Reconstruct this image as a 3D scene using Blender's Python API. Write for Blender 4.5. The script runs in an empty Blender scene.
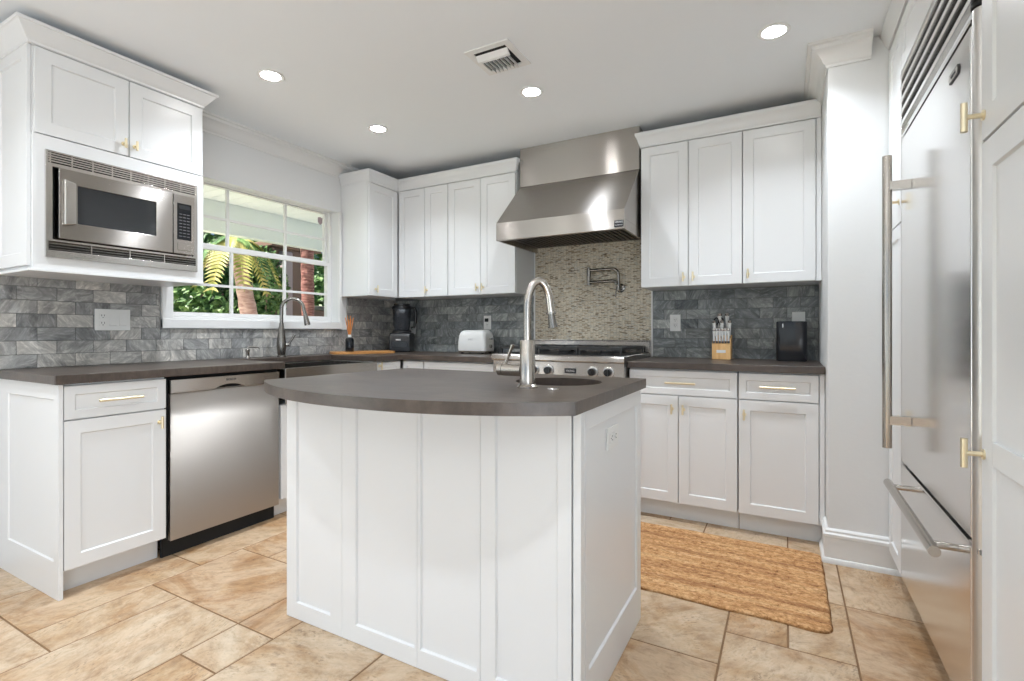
import bpy, bmesh, math, random
from mathutils import Vector, Matrix
from mathutils.geometry import tessellate_polygon
PI = math.pi
rnd = random.Random(7)
S = bpy.context.scene
C = S.collection

def lin(c):
    return tuple((v/12.92 if v <= .04045 else ((v+.055)/1.055)**2.4) for v in (x/255 for x in c))

# ------------------------------------------------------------------ camera, world, lights, exposure
CAM_H = 1.09
cam = bpy.data.objects.new('camera', bpy.data.cameras.new('camera'))
C.objects.link(cam)
cam.location = (0, 0, CAM_H)
cam.rotation_euler = (PI/2, 0, .4999)
cam.data.sensor_width = 36
cam.data.lens = 36*502.745/1024
cam.data.shift_y = -8.93/1024
cam.data.clip_start = .05
cam.data.clip_end = 200
S.camera = cam

S.view_settings.view_transform = 'Standard'
S.view_settings.look = 'None'
S.view_settings.gamma = 1
S.view_settings.use_curve_mapping = False
S.view_settings.exposure = 0.60

w = bpy.data.worlds.new('sky'); S.world = w; w.use_nodes = True
wn = w.node_tree.nodes; wl = w.node_tree.links
for n in list(wn): wn.remove(n)
wo = wn.new('ShaderNodeOutputWorld'); wb = wn.new('ShaderNodeBackground'); sk = wn.new('ShaderNodeTexSky')
sk.sky_type = 'HOSEK_WILKIE'; sk.turbidity = 3; sk.ground_albedo = .4
sk.sun_direction = Vector((-.3, .35, .85)).normalized()
wb.inputs['Strength'].default_value = 1.7
wl.new(sk.outputs[0], wb.inputs[0]); wl.new(wb.outputs[0], wo.inputs[0])

def light(name, kind, loc, rot, energy, color=(1, 1, 1), **k):
    l = bpy.data.lights.new(name, kind); o = bpy.data.objects.new(name, l); C.objects.link(o)
    o.location = loc; o.rotation_euler = rot; l.energy = energy; l.color = color
    for a, v in k.items(): setattr(l, a, v)
    return o
light('sun', 'SUN', (-6, 2, 8), (math.radians(28), math.radians(-22), 0), 7.5, (1, .96, .88), angle=.01)
# daylight standing in the rear and left glazed openings; the other lamps are added fill
light('daylight_rear', 'AREA', (-1.1, -3.72, 1.25), (PI/2, 0, 0), 3, (.88, .945, 1), shape='RECTANGLE', size=3.2, size_y=2.1)
light('rear_ceiling_fill', 'AREA', (-1.1, -3.66, .75), (PI/2+math.radians(58), 0, 0), 5, (.88, .945, 1), shape='RECTANGLE', size=3.2, size_y=1.2)  # added lamp tilted upward to brighten the ceiling from the rear
light('daylight_side', 'AREA', (-3.4, -1.5, 1.2), (0, -PI/2, 0), 5, (.78, .89, 1), shape='RECTANGLE', size=2.1, size_y=2.2)
light('side_ceiling_fill', 'AREA', (-3.34, -1.5, .7), (0, -PI/2-math.radians(58), 0), 12, (.80, .90, 1), shape='RECTANGLE', size=1.2, size_y=2.2)  # added uplight at the left, put in to lift the ceiling
light('right_fill', 'AREA', (1.24, -1.55, 1.25), (0, PI/2, 0), 14, (.84, .92, 1), shape='RECTANGLE', size=2.0, size_y=2.4)  # added soft fill for the faces turned to the right
light('right_fill_upward', 'AREA', (1.20, -1.55, .75), (0, PI/2+math.radians(55), 0), 46, (.84, .92, 1), shape='RECTANGLE', size=1.2, size_y=2.4)  # second added fill on the right, aimed up
CAN_W = 5.2      # recessed cans, watts

# ------------------------------------------------------------------ materials
M = {}
def mat(name, col=(.8, .8, .8), rough=.5, metal=0, **k):
    m = bpy.data.materials.new(name); m.use_nodes = True
    b = m.node_tree.nodes['Principled BSDF']
    b.inputs['Base Color'].default_value = (*col, 1); b.inputs['Roughness'].default_value = rough; b.inputs['Metallic'].default_value = metal
    for a, v in k.items(): b.inputs[a.replace('_', ' ')].default_value = v
    M[name] = m
    return m, m.node_tree.nodes, m.node_tree.links, b
def nd(N, t, **k):
    n = N.new(t)
    for a, v in k.items():
        if a in n.inputs: n.inputs[a].default_value = v
        else: setattr(n, a, v)
    return n
def coords(N, L, scale=(1, 1, 1), src='Object'):
    tc = N.new('ShaderNodeTexCoord'); mp = N.new('ShaderNodeMapping'); mp.inputs['Scale'].default_value = scale
    L.new(tc.outputs[src], mp.inputs['Vector']); return mp.outputs['Vector']
def ramp(N, L, fac, stops):
    r = N.new('ShaderNodeValToRGB'); e = r.color_ramp.elements
    while len(e) < len(stops): e.new(.5)
    for i, (p, c) in enumerate(stops): e[i].position = p; e[i].color = (*c, 1)
    L.new(fac, r.inputs['Fac']); return r.outputs['Color']
def noise(N, L, vec, scale, detail=4, rough=.55, dist=0):
    n = N.new('ShaderNodeTexNoise'); n.inputs['Scale'].default_value = scale; n.inputs['Detail'].default_value = detail
    n.inputs['Roughness'].default_value = rough; n.inputs['Distortion'].default_value = dist
    L.new(vec, n.inputs['Vector']); return n.outputs['Fac']
def mix(N, L, fac, a, b, mode='MIX'):
    m = N.new('ShaderNodeMix'); m.data_type = 'RGBA'; m.blend_type = mode
    for s, v in ((m.inputs[0], fac), (m.inputs[6], a), (m.inputs[7], b)):
        if hasattr(v, 'links'): L.new(v, s)
        elif isinstance(v, (int, float)): s.default_value = v
        else: s.default_value = (*v, 1)
    return m.outputs[2]
def bump(N, L, b, h, strength, dist=.01):
    n = N.new('ShaderNodeBump'); n.inputs['Strength'].default_value = strength; n.inputs['Distance'].default_value = dist
    L.new(h, n.inputs['Height']); L.new(n.outputs[0], b.inputs['Normal'])

def painted(name, col, rough, nscale=0, st=.1):
    m, N, L, b = mat(name, col, rough)
    if nscale:
        v = coords(N, L); f = noise(N, L, v, nscale, 3)
        bump(N, L, b, f, st, .004)
    return m
painted('white_cabinet_paint', (.765, .77, .77), .30)
painted('white_trim_paint', (.80, .795, .78), .38)
painted('wall_plaster', (.76, .765, .76), .7, 38, .18)
painted('ceiling_plaster', (.86, .885, .905), .85, 9, .22)
painted('white_plastic', (.78, .78, .76), .3)
painted('black_plastic', (.012, .012, .013), .28)
painted('matte_black', (.012, .011, .011), .6)
painted('black_gloss', (.008, .009, .012), .12)
painted('cast_iron', (.018, .018, .018), .5)
painted('dark_gap', (.01, .01, .01), .8)
painted('ink', (.02, .02, .025), .4)
painted('key_grey', (.13, .13, .135), .5)
painted('pale_ink', (.6, .6, .6), .4)

def stainless(name, col, rough, along='x', aniso=.6, var=.04):
    m, N, L, b = mat(name, col, rough, 1)
    sc = {'x': (1.2, 90, 90), 'z': (90, 90, 1.2)}[along]
    v = coords(N, L, sc); f = noise(N, L, v, 1.0, 2)
    r = N.new('ShaderNodeMapRange'); r.inputs['To Min'].default_value = rough-var; r.inputs['To Max'].default_value = rough+var
    L.new(f, r.inputs['Value']); L.new(r.outputs[0], b.inputs['Roughness'])
    if aniso:
        b.inputs['Anisotropic'].default_value = aniso; b.inputs['Anisotropic Rotation'].default_value = .25
        # brushing runs horizontally across every face
        ge = N.new('ShaderNodeNewGeometry'); t = N.new('ShaderNodeVectorMath'); t.operation = 'CROSS_PRODUCT'; t.inputs[1].default_value = (0, .02, 1)
        L.new(ge.outputs['Normal'], t.inputs[0]); L.new(t.outputs[0], b.inputs['Tangent'])
    return m
stainless('brushed_stainless', (.47, .44, .41), .27, 'x', 1.0, .008)
stainless('satin_stainless', (.44, .405, .37), .44, 'x', .6, .02)
stainless('satin_column', (.62, .60, .575), .36, 'z', 0)
stainless('faucet_steel', (.50, .465, .425), .2, 'z', 0)
stainless('door_stainless', (.78, .765, .75), .2, 'x', .4, .02)
stainless('polished_steel', (.60, .575, .545), .22, 'z', 0)
stainless('dark_steel', (.26, .245, .225), .26, 'z', 0)
mat('brass', (.86, .76, .54), .30, 1)
mat('satin_nickel', (.58, .55, .51), .2, 1)
mat('baffle_metal', (.10, .08, .065), .4, 1)
m, N, L, b = mat('window_glass', (1, 1, 1), .02)
b.inputs['Transmission Weight'].default_value = 1; b.inputs['IOR'].default_value = 1.05
m, N, L, b = mat('smoked_glass', (.03, .032, .035), .04)
m, N, L, b = mat('jar_glass', (.16, .17, .19), .06)
b.inputs['Transmission Weight'].default_value = .75; b.inputs['IOR'].default_value = 1.3
m, N, L, b = mat('lamp_lens', (1, 1, 1), .5)
b.inputs['Emission Color'].default_value = (1, 1, 1, 1); b.inputs['Emission Strength'].default_value = 55

def wood(name, a, c, sc=(3, 40, 40)):
    m, N, L, b = mat(name, a, .42)
    v = coords(N, L, sc); f = noise(N, L, v, 1.2, 5, .6, .6)
    L.new(ramp(N, L, f, [(.3, a), (.7, c)]), b.inputs['Base Color'])
wood('maple_wood', lin((214, 160, 96)), lin((240, 198, 138)), (40, 40, 4))
wood('board_wood', lin((168, 108, 52)), lin((222, 168, 104)), (3, 40, 40))
wood('reed', lin((190, 110, 50)), lin((225, 150, 84)), (60, 60, 6))

# dark honed countertop
m, N, L, b = mat('dark_countertop', (.09, .07, .06), .34)
v = coords(N, L, (1, 1, 1)); f = noise(N, L, v, 5, 8, .65, .5)
v2 = coords(N, L, (3, 22, 6)); f2 = noise(N, L, v2, 2.5, 6, .7, .3)
c1 = ramp(N, L, f, [(.25, lin((50, 43, 38))), (.5, lin((74, 64, 57))), (.8, lin((104, 92, 82)))])
c2 = ramp(N, L, f2, [(.3, lin((44, 38, 35))), (.75, lin((116, 103, 94)))])
L.new(mix(N, L, .35, c1, c2), b.inputs['Base Color'])
f3 = noise(N, L, v, 60, 3)
bump(N, L, b, f3, .12, .003)

# tiles: every tile of a tiled surface carries its own random colour in the attribute "tile"
def tiled(name, build, rough, bstr):
    m, N, L, b = mat(name, (.5, .5, .5), rough)
    at = N.new('ShaderNodeAttribute'); at.attribute_name = 'tile'
    sep = N.new('ShaderNodeSeparateColor'); L.new(at.outputs['Color'], sep.inputs[0])
    tc = N.new('ShaderNodeTexCoord')
    off = N.new('ShaderNodeVectorMath'); off.operation = 'MULTIPLY_ADD'
    L.new(at.outputs['Color'], off.inputs[0]); off.inputs[1].default_value = (37, 53, 41); L.new(tc.outputs['Object'], off.inputs[2])
    rot = N.new('ShaderNodeVectorRotate'); rot.rotation_type = 'Z_AXIS' if name == 'travertine' else 'X_AXIS'
    if name == 'marble_tile_back': rot.rotation_type = 'Y_AXIS'
    mu = N.new('ShaderNodeMath'); mu.operation = 'MULTIPLY'; mu.inputs[1].default_value = 6.28
    L.new(sep.outputs[2], mu.inputs[0]); L.new(mu.outputs[0], rot.inputs['Angle']); L.new(off.outputs[0], rot.inputs['Vector'])
    build(N, L, b, rot.outputs[0], sep, bstr)
def trav(N, L, b, v, sep, bstr):
    mp = N.new('ShaderNodeMapping'); mp.inputs['Scale'].default_value = (1, 2.0, 1); L.new(v, mp.inputs[0]); v1 = mp.outputs[0]
    f = noise(N, L, v1, 1.5, 9, .62, 1.6); f2 = noise(N, L, v, 7, 8, .7, .9); f3 = noise(N, L, v1, 4.0, 9, .68, 2.2)
    c = ramp(N, L, f, [(.30, lin((176, 142, 106))), (.44, lin((202, 172, 136))), (.56, lin((214, 194, 166))), (.72, lin((226, 216, 200)))])
    d = ramp(N, L, f3, [(.3, lin((160, 124, 90))), (.45, lin((200, 170, 134))), (.55, lin((216, 196, 168))), (.7, lin((232, 222, 206)))])
    c = mix(N, L, .5, c, d)
    t = ramp(N, L, sep.outputs[0], [(0, lin((216, 178, 128))), (.3, lin((236, 212, 178))), (.5, lin((250, 244, 236))), (.8, lin((252, 250, 248))), (1, lin((240, 218, 188)))])
    c = mix(N, L, .75, c, t, 'MULTIPLY')
    g = ramp(N, L, f2, [(.32, (.66, .60, .54)), (.46, (.96, .95, .94)), (.6, (1.04, 1.04, 1.04)), (.75, (1.16, 1.17, 1.19))])
    c = mix(N, L, .8, c, g, 'MULTIPLY')
    vo = N.new('ShaderNodeTexNoise'); vo.inputs['Scale'].default_value = 70; vo.inputs['Detail'].default_value = 3; L.new(v1, vo.inputs['Vector'])
    p = ramp(N, L, vo.outputs['Fac'], [(.36, (.46, .40, .36)), (.46, (1, 1, 1))])
    pm = ramp(N, L, f2, [(.48, (0, 0, 0)), (.62, (1, 1, 1))])
    c = mix(N, L, pm, c, mix(N, L, 1.0, c, p, 'MULTIPLY'))
    f5 = noise(N, L, v, 2.6, 7, .72, 1.2); f6 = noise(N, L, v1, 16, 6, .75, .6)
    cl = ramp(N, L, f5, [(.40, (0, 0, 0)), (.56, (1, 1, 1))])
    c = mix(N, L, .42, c, mix(N, L, cl, mix(N, L, 1.0, c, (.74, .62, .48), 'MULTIPLY'), lin((222, 202, 176))))
    c = mix(N, L, .75, c, ramp(N, L, f6, [(.34, (.68, .62, .56)), (.5, (1, 1, 1)), (.68, (1.12, 1.12, 1.13))]), 'MULTIPLY')
    c = mix(N, L, 1.0, c, (.90, .90, .91), 'MULTIPLY')
    L.new(c, b.inputs['Base Color'])
    r = N.new('ShaderNodeMapRange'); r.inputs['To Min'].default_value = .34; r.inputs['To Max'].default_value = .56; L.new(f2, r.inputs['Value']); L.new(r.outputs[0], b.inputs['Roughness'])
    bump(N, L, b, f2, bstr, .004)
tiled('travertine', trav, .4, .25)
def marb(tones):
    def f(N, L, b, v, sep, bstr):
        mp = N.new('ShaderNodeMapping'); mp.inputs['Scale'].default_value = (1, 1, 2.6); L.new(v, mp.inputs[0])
        a = noise(N, L, mp.outputs[0], 6.5, 10, .72, 3.2); c2 = noise(N, L, mp.outputs[0], 3.2, 6, .6, 1.2)
        c = ramp(N, L, a, [(.28, lin(tones[0])), (.5, lin(tones[1])), (.72, lin(tones[2]))])
        d = ramp(N, L, c2, [(.3, lin(tones[0])), (.7, lin(tones[2]))])
        c = mix(N, L, .4, c, d)
        t = ramp(N, L, sep.outputs[0], [(0, (.55, .57, .60)), (.5, (.9, .9, .9)), (1, (1.35, 1.31, 1.26))])
        c = mix(N, L, .85, c, t, 'MULTIPLY')
        L.new(c, b.inputs['Base Color']); bump(N, L, b, a, bstr, .003)
    return f
tiled('marble_tile_left', marb([(72, 72, 73), (148, 147, 145), (236, 234, 228)]), .42, .35)
tiled('marble_tile_back', marb([(48, 52, 54), (112, 117, 118), (214, 218, 216)]), .42, .3)
mat('grout_floor', lin((128, 98, 68)), .8)
mat('grout_wall', lin((112, 112, 110)), .8)

# pebble mosaic behind the range
m, N, L, b = mat('stone_mosaic', (.5, .45, .38), .4)
v = coords(N, L, (46, 46, 190))
vo = N.new('ShaderNodeTexVoronoi'); vo.inputs['Scale'].default_value = 1; vo.inputs['Randomness'].default_value = .8; L.new(v, vo.inputs['Vector'])
sp = N.new('ShaderNodeSeparateColor'); L.new(vo.outputs['Color'], sp.inputs[0])
c = ramp(N, L, sp.outputs[0], [(0, lin((98, 82, 66))), (.09, lin((158, 140, 116))), (.25, lin((204, 190, 166))), (.65, lin((222, 212, 192))), (1, lin((190, 186, 174)))])
ve = N.new('ShaderNodeTexVoronoi'); ve.feature = 'DISTANCE_TO_EDGE'; ve.inputs['Scale'].default_value = 1; ve.inputs['Randomness'].default_value = .8; L.new(v, ve.inputs['Vector'])
e = ramp(N, L, ve.outputs['Distance'], [(.02, (.62, .6, .56)), (.12, (1, 1, 1))])
L.new(mix(N, L, 1.0, c, e, 'MULTIPLY'), b.inputs['Base Color']); bump(N, L, b, ve.outputs['Distance'], .3, .003)

# woven jute
m, N, L, b = mat('jute', (.5, .35, .2), .9)
v = coords(N, L, (1, 1, 1)); 
mp = N.new('ShaderNodeMapping'); mp.inputs['Scale'].default_value = (22, 40, 20); L.new(v, mp.inputs[0])
f = noise(N, L, mp.outputs[0], 2.2, 6, .75, .5)
mp2 = N.new('ShaderNodeMapping'); mp2.inputs['Scale'].default_value = (1.2, 19, 1); L.new(v, mp2.inputs[0])
g = noise(N, L, mp2.outputs[0], 1, 4, .6)
c = ramp(N, L, f, [(.30, lin((96, 62, 34))), (.40, lin((184, 138, 92))), (.55, lin((226, 186, 140))), (.75, lin((252, 232, 200)))])
d = ramp(N, L, g, [(.35, lin((190, 156, 122))), (.5, lin((242, 222, 196))), (.65, lin((252, 246, 234)))])
L.new(mix(N, L, .85, c, d, 'MULTIPLY'), b.inputs['Base Color']); bump(N, L, b, f, .8, .01)

# outdoors
def leafmat(name, a, c2, c3):
    m, N, L, b = mat(name, a, .5)
    v = coords(N, L); f = noise(N, L, v, 9, 3)
    L.new(ramp(N, L, f, [(.3, a), (.5, c2), (.7, c3)]), b.inputs['Base Color'])
leafmat('leaf_green', lin((50, 84, 44)), lin((96, 134, 76)), lin((160, 186, 120)))
leafmat('leaf_dark', lin((26, 56, 30)), lin((58, 98, 50)), lin((110, 146, 84)))
leafmat('leaf_yellow', lin((132, 142, 66)), lin((178, 176, 100)), lin((212, 198, 134)))
leafmat('grass', lin((70, 110, 50)), lin((100, 140, 66)), lin((130, 160, 84)))
def bark(name, a, c2, rings):
    m, N, L, b = mat(name, a, .8)
    v = coords(N, L, (3, 3, rings)); f = noise(N, L, v, 3, 4, .6, .4)
    L.new(ramp(N, L, f, [(.35, a), (.65, c2)]), b.inputs['Base Color']); bump(N, L, b, f, .5, .02)
bark('pink_bark', lin((196, 150, 142)), lin((236, 202, 192)), 9)
bark('red_bark', lin((116, 66, 62)), lin((190, 138, 126)), 22)
painted('stucco', lin((142, 116, 102)), .9, 20, .3)
painted('pale_stucco', lin((196, 176, 176)), .9, 20, .3)
m, N, L, b = mat('soffit_paint', lin((238, 243, 241)), .6)
mat('pale_bounce', lin((226, 220, 208)), .8)  # pale so the added slab throws light up under the soffit
mat('stone_ledge', lin((118, 116, 108)), .9)
mat('sticker_grey', lin((168, 150, 156)), .5)
mat('flower_yellow', lin((236, 208, 60)), .5)

# ------------------------------------------------------------------ mesh helpers
class MB:
    def __init__(s): s.bm = bmesh.new()
    def faces(s, vs, fs):
        v = [s.bm.verts.new(p) for p in vs]
        for f in fs:
            try: s.bm.faces.new([v[i] for i in f])
            except ValueError: pass
        return v
    def box(s, x0, x1, y0, y1, z0, z1):
        s.faces([(x, y, z) for z in (z0, z1) for y in (y0, y1) for x in (x0, x1)],
                [(0, 2, 3, 1), (4, 5, 7, 6), (0, 1, 5, 4), (2, 6, 7, 3), (0, 4, 6, 2), (1, 3, 7, 5)])
        return s
    def prism(s, pts, a, b, axis='x'):
        """polygon in the plane across axis, from a to b. axis x: pts=(y,z); y: (x,z); z: (x,y)"""
        def P(p, t): return {'x': (t, p[0], p[1]), 'y': (p[0], t, p[1]), 'z': (p[0], p[1], t)}[axis]
        n = len(pts); vs = [P(p, a) for p in pts]+[P(p, b) for p in pts]
        s.faces(vs, [tuple(range(n)), tuple(range(2*n-1, n-1, -1))]+[(i, (i+1) % n, n+(i+1) % n, n+i) for i in range(n)])
        return s
    def tube(s, pts, r, seg=12, caps=True):
        pts = [Vector(p) for p in pts]; n = len(pts)
        rr = r if isinstance(r, (list, tuple)) else [r]*n
        t = [(pts[min(i+1, n-1)]-pts[max(i-1, 0)]).normalized() for i in range(n)]
        up = Vector((0, 0, 1)) if abs(t[0].z) < .9 else Vector((1, 0, 0))
        u = t[0].cross(up).normalized(); rings = []
        for i in range(n):
            u = (u-t[i]*u.dot(t[i])).normalized(); v = t[i].cross(u)
            rings.append([s.bm.verts.new(pts[i]+(u*math.cos(2*PI*k/seg)+v*math.sin(2*PI*k/seg))*rr[i]) for k in range(seg)])
        for a, b in zip(rings, rings[1:]):
            for k in range(seg): s.bm.faces.new((a[k], a[(k+1) % seg], b[(k+1) % seg], b[k]))
        if caps: s.bm.faces.new(rings[0][::-1]); s.bm.faces.new(rings[-1])
        return s
    def lathe(s, prof, c=(0, 0, 0), seg=32, axis='z', caps=True):
        rings = []
        for r, h in prof:
            ring = []
            for k in range(seg):
                a = 2*PI*k/seg; p, q = r*math.cos(a), r*math.sin(a)
                d = {'z': (p, q, h), 'y': (p, h, q), 'x': (h, p, q)}[axis]
                ring.append(s.bm.verts.new((c[0]+d[0], c[1]+d[1], c[2]+d[2])))
            rings.append(ring)
        for a, b in zip(rings, rings[1:]):
            for k in range(seg): s.bm.faces.new((a[k], a[(k+1) % seg], b[(k+1) % seg], b[k]))
        if caps: s.bm.faces.new(rings[0][::-1]); s.bm.faces.new(rings[-1])
        return s
    def plate(s, outer, holes, z0, z1, tf=None):
        """flat slab with holes between heights z0 and z1"""
        tf = tf or (lambda x, y, z: (x, y, z))
        loops = [outer]+holes
        tris = tessellate_polygon([[Vector((x, y, 0)) for x, y in l] for l in loops])
        flat = [p for l in loops for p in l]
        top = [s.bm.verts.new(tf(x, y, z1)) for x, y in flat]; bot = [s.bm.verts.new(tf(x, y, z0)) for x, y in flat]
        for a, b, c in tris:
            s.bm.faces.new((top[a], top[b], top[c])); s.bm.faces.new((bot[c], bot[b], bot[a]))
        k = 0
        for l in loops:
            n = len(l)
            for i in range(n):
                a, b = k+i, k+(i+1) % n
                s.bm.faces.new((bot[a], bot[b], top[b], top[a]))
            k += n
        return s
    def sweep(s, path, prof, z=0):
        """moulding: profile (out, height) along an open 2-D path with mitred corners; outward is to the right of travel"""
        P = [Vector(p) for p in path]; n = len(P); rows = []
        for i in range(n):
            d0 = (P[i]-P[i-1]).normalized() if i else None; d1 = (P[i+1]-P[i]).normalized() if i < n-1 else None
            r = lambda d: Vector((d.y, -d.x))
            if d0 is None: m = r(d1)
            elif d1 is None: m = r(d0)
            else:
                m = r(d0)+r(d1); m = m/(m.dot(r(d0)))
            rows.append([s.bm.verts.new((P[i].x+m.x*o, P[i].y+m.y*o, z+h)) for o, h in prof])
        k = len(prof)
        for a, b in zip(rows, rows[1:]):
            for j in range(k): s.bm.faces.new((a[j], b[j], b[(j+1) % k], a[(j+1) % k]))
        s.bm.faces.new(rows[0]); s.bm.faces.new(rows[-1][::-1])
        return s
    def shaker(s, x0, x1, z0, z1, y=0, t=.019, fw=.055, rec=.007, ch=.004, bot=None, l=None, r=None):
        """door front facing -y with a recessed flat panel"""
        bot = fw if bot is None else bot; l = fw if l is None else l; r = fw if r is None else r
        A = [(x0, z0), (x1, z0), (x1, z1), (x0, z1)]
        B = [(x0+l, z0+bot), (x1-r, z0+bot), (x1-r, z1-fw), (x0+l, z1-fw)]
        D = [(x0+l+ch, z0+bot+ch), (x1-r-ch, z0+bot+ch), (x1-r-ch, z1-fw-ch), (x0+l+ch, z1-fw-ch)]
        vs = [(p[0], y, p[1]) for p in A]+[(p[0], y, p[1]) for p in B]+[(p[0], y+rec, p[1]) for p in D]+[(p[0], y+t, p[1]) for p in A]
        fs = []
        for i in range(4):
            j = (i+1) % 4
            fs += [(i, j, 4+j, 4+i), (4+i, 4+j, 8+j, 8+i), (i, 12+i, 12+j, j)]
        fs += [(8, 9, 10, 11), (15, 14, 13, 12)]
        s.faces(vs, fs); return s
    def build(s, name, m, parent=None, bevel=0, smooth=35, loc=None):
        bmesh.ops.recalc_face_normals(s.bm, faces=s.bm.faces)
        me = bpy.data.meshes.new(name); s.bm.to_mesh(me); s.bm.free()
        me.materials.append(M[m])
        if smooth:
            me.polygons.foreach_set('use_smooth', [True]*len(me.polygons)); me.set_sharp_from_angle(angle=math.radians(smooth))
        o = bpy.data.objects.new(name, me); C.objects.link(o)
        if parent: o.parent = parent
        if loc: o.location = loc
        if bevel:
            md = o.modifiers.new('bevel', 'BEVEL'); md.width = bevel; md.segments = 2; md.limit_method = 'ANGLE'; md.angle_limit = math.radians(40)
            md.harden_normals = True
        return o

def tag(o, label, cat, group=None):
    o['label'] = label; o['category'] = cat
    if group: o['group'] = group
    return o
def struct(o): o['kind'] = 'structure'; return o
def thing(name, label, cat, loc=(0, 0, 0), rotz=0, group=None):
    o = bpy.data.objects.new(name, None); C.objects.link(o); o.empty_display_size = .1
    o.location = loc; o.rotation_euler = (0, 0, rotz)
    return tag(o, label, cat, group)
def dup(root, loc, rotz=None, label=None):
    def cp(o, par):
        c = o.copy(); C.objects.link(c)
        if par: c.parent = par
        for ch in [x for x in bpy.data.objects if x.parent == o]: cp(ch, c)
        return c
    r = cp(root, None); r.location = loc
    if rotz is not None: r.rotation_euler = (0, 0, rotz)
    if label: r['label'] = label
    return r
def text(s, name, size, m, parent, loc, rot=(PI/2, 0, 0), depth=.0005, sx=1):
    cu = bpy.data.curves.new(name, 'FONT'); cu.body = s; cu.size = size; cu.extrude = depth; cu.align_x = 'CENTER'; cu.align_y = 'CENTER'
    t = bpy.data.objects.new('tmp', cu); C.objects.link(t)
    bpy.context.view_layer.update()
    me = bpy.data.meshes.new_from_object(t.evaluated_get(bpy.context.evaluated_depsgraph_get()))
    bpy.data.objects.remove(t); me.name = name; me.materials.clear(); me.materials.append(M[m])
    o = bpy.data.objects.new(name, me); C.objects.link(o); o.parent = parent; o.location = loc; o.rotation_euler = rot; o.scale = (sx, 1, 1)
    return o

# tiled surfaces -------------------------------------------------------------
def tile_mesh(name, rects, m, tf, gap=.0015, ch=.0015, h=.004, parent=None, tones=None):
    """rects (u0,u1,v0,v1[,tone]) -> chamfered tiles; tf(u,v,n) places them"""
    vs, fs, cols = [], [], []
    for q in rects:
        u0, u1, v0, v1 = q[:4]; u0 += gap; u1 -= gap; v0 += gap; v1 -= gap
        tone = q[4] if len(q) > 4 else rnd.random()
        k = len(vs)
        vs += [tf(u0, v0, 0), tf(u1, v0, 0), tf(u1, v1, 0), tf(u0, v1, 0)]
        vs += [tf(u0, v0, h-ch), tf(u1, v0, h-ch), tf(u1, v1, h-ch), tf(u0, v1, h-ch)]
        vs += [tf(u0+ch, v0+ch, h), tf(u1-ch, v0+ch, h), tf(u1-ch, v1-ch, h), tf(u0+ch, v1-ch, h)]
        f = [(k+8, k+9, k+10, k+11)]
        for i in range(4):
            j = (i+1) % 4
            f += [(k+i, k+j, k+4+j, k+4+i), (k+4+i, k+4+j, k+8+j, k+8+i)]
        fs += f; cols += [(tone, rnd.random(), rnd.random(), 1)]*(sum(len(x) for x in f))
    me = bpy.data.meshes.new(name); me.from_pydata(vs, [], fs)
    bm = bmesh.new(); bm.from_mesh(me); bmesh.ops.recalc_face_normals(bm, faces=bm.faces); 
    bm.to_mesh(me); bm.free()
    a = me.color_attributes.new('tile', 'FLOAT_COLOR', 'CORNER')
    a.data.foreach_set('color', [x for c in cols for x in c])
    me.materials.append(M[m])
    o = bpy.data.objects.new(name, me); C.objects.link(o)
    if parent: o.parent = parent
    return o

# ------------------------------------------------------------------ room shell
XL, YB, XR, YF, ZC = -3.2, 3.585, 1.06, -3.6, 2.44
MX, MY, X0, Y0 = .2004, .2046, .205, .75
seed = [(-12, -10, -1, 2, .55), (-10, -9, 1, 2, .6), (-9, -7, 0, 3, .62), (-7, -5, 1, 4, .5), (-13, -10, 2, 4, .12), (-10, -9, 2, 3, .1),
        (-13, -12, 0, 2, .4), (-15, -13, 0, 3, .35), (-14, -12, -2, 0, .7), (-5, -2, 5, 7, .45), (-4, -2, 3, 5, .2), (-2, 0, 3, 6, .5), (-2, -1, 6, 7, .25),
        (-1, 0, 6, 8, .4), (0, 2, 5, 8, .05), (0, 2, 8, 10, .38), (-10, -9, -1, 1, .3), (-12, -10, 4, 6, .08), (-13, -12, 4, 7, .15), (-15, -13, 3, 6, .3)]
IX0, IX1, JY0, JY1 = -17, 5, -22, 14
occ = {}
tiles = []
def put(i0, i1, j0, j1, tone):
    tiles.append((X0+i0*MX, X0+i1*MX, Y0+j0*MY, Y0+j1*MY, tone))
    for i in range(i0, i1):
        for j in range(j0, j1): occ[i, j] = 1
for q in seed: put(*q)
for j in range(JY0, JY1):
    for i in range(IX0, IX1):
        if (i, j) in occ: continue
        opts = [(2, 2), (3, 2), (2, 3), (1, 2), (2, 1), (1, 1)]
        wts = [4, 4, 4, 2, 2, 1]; ok = []
        for (a, b_), wt in zip(opts, wts):
            if all((i+p, j+q) not in occ and i+p < IX1 and j+q < JY1 for p in range(a) for q in range(b_)): ok += [(a, b_)]*wt*(a*b_)
        a, b_ = rnd.choice(ok); put(i, i+a, j, j+b_, rnd.random())
tiles = [(max(a, XL-.1), min(b_, XR+.1), max(c_, YF-.1), min(d_, YB+.1), t) for a, b_, c_, d_, t in tiles if a < XR+.1 and b_ > XL-.1 and c_ < YB+.1 and d_ > YF-.1]
fl = struct(MB().box(XL-.12, XR+.12, YF-.12, YB+.12, -.12, -.002).build('floor', 'grout_floor'))
tile_mesh('floor_tiles', tiles, 'travertine', lambda u, v, n: (u, v, n-.004), gap=.0022, ch=.003, h=.004, parent=fl)

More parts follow.
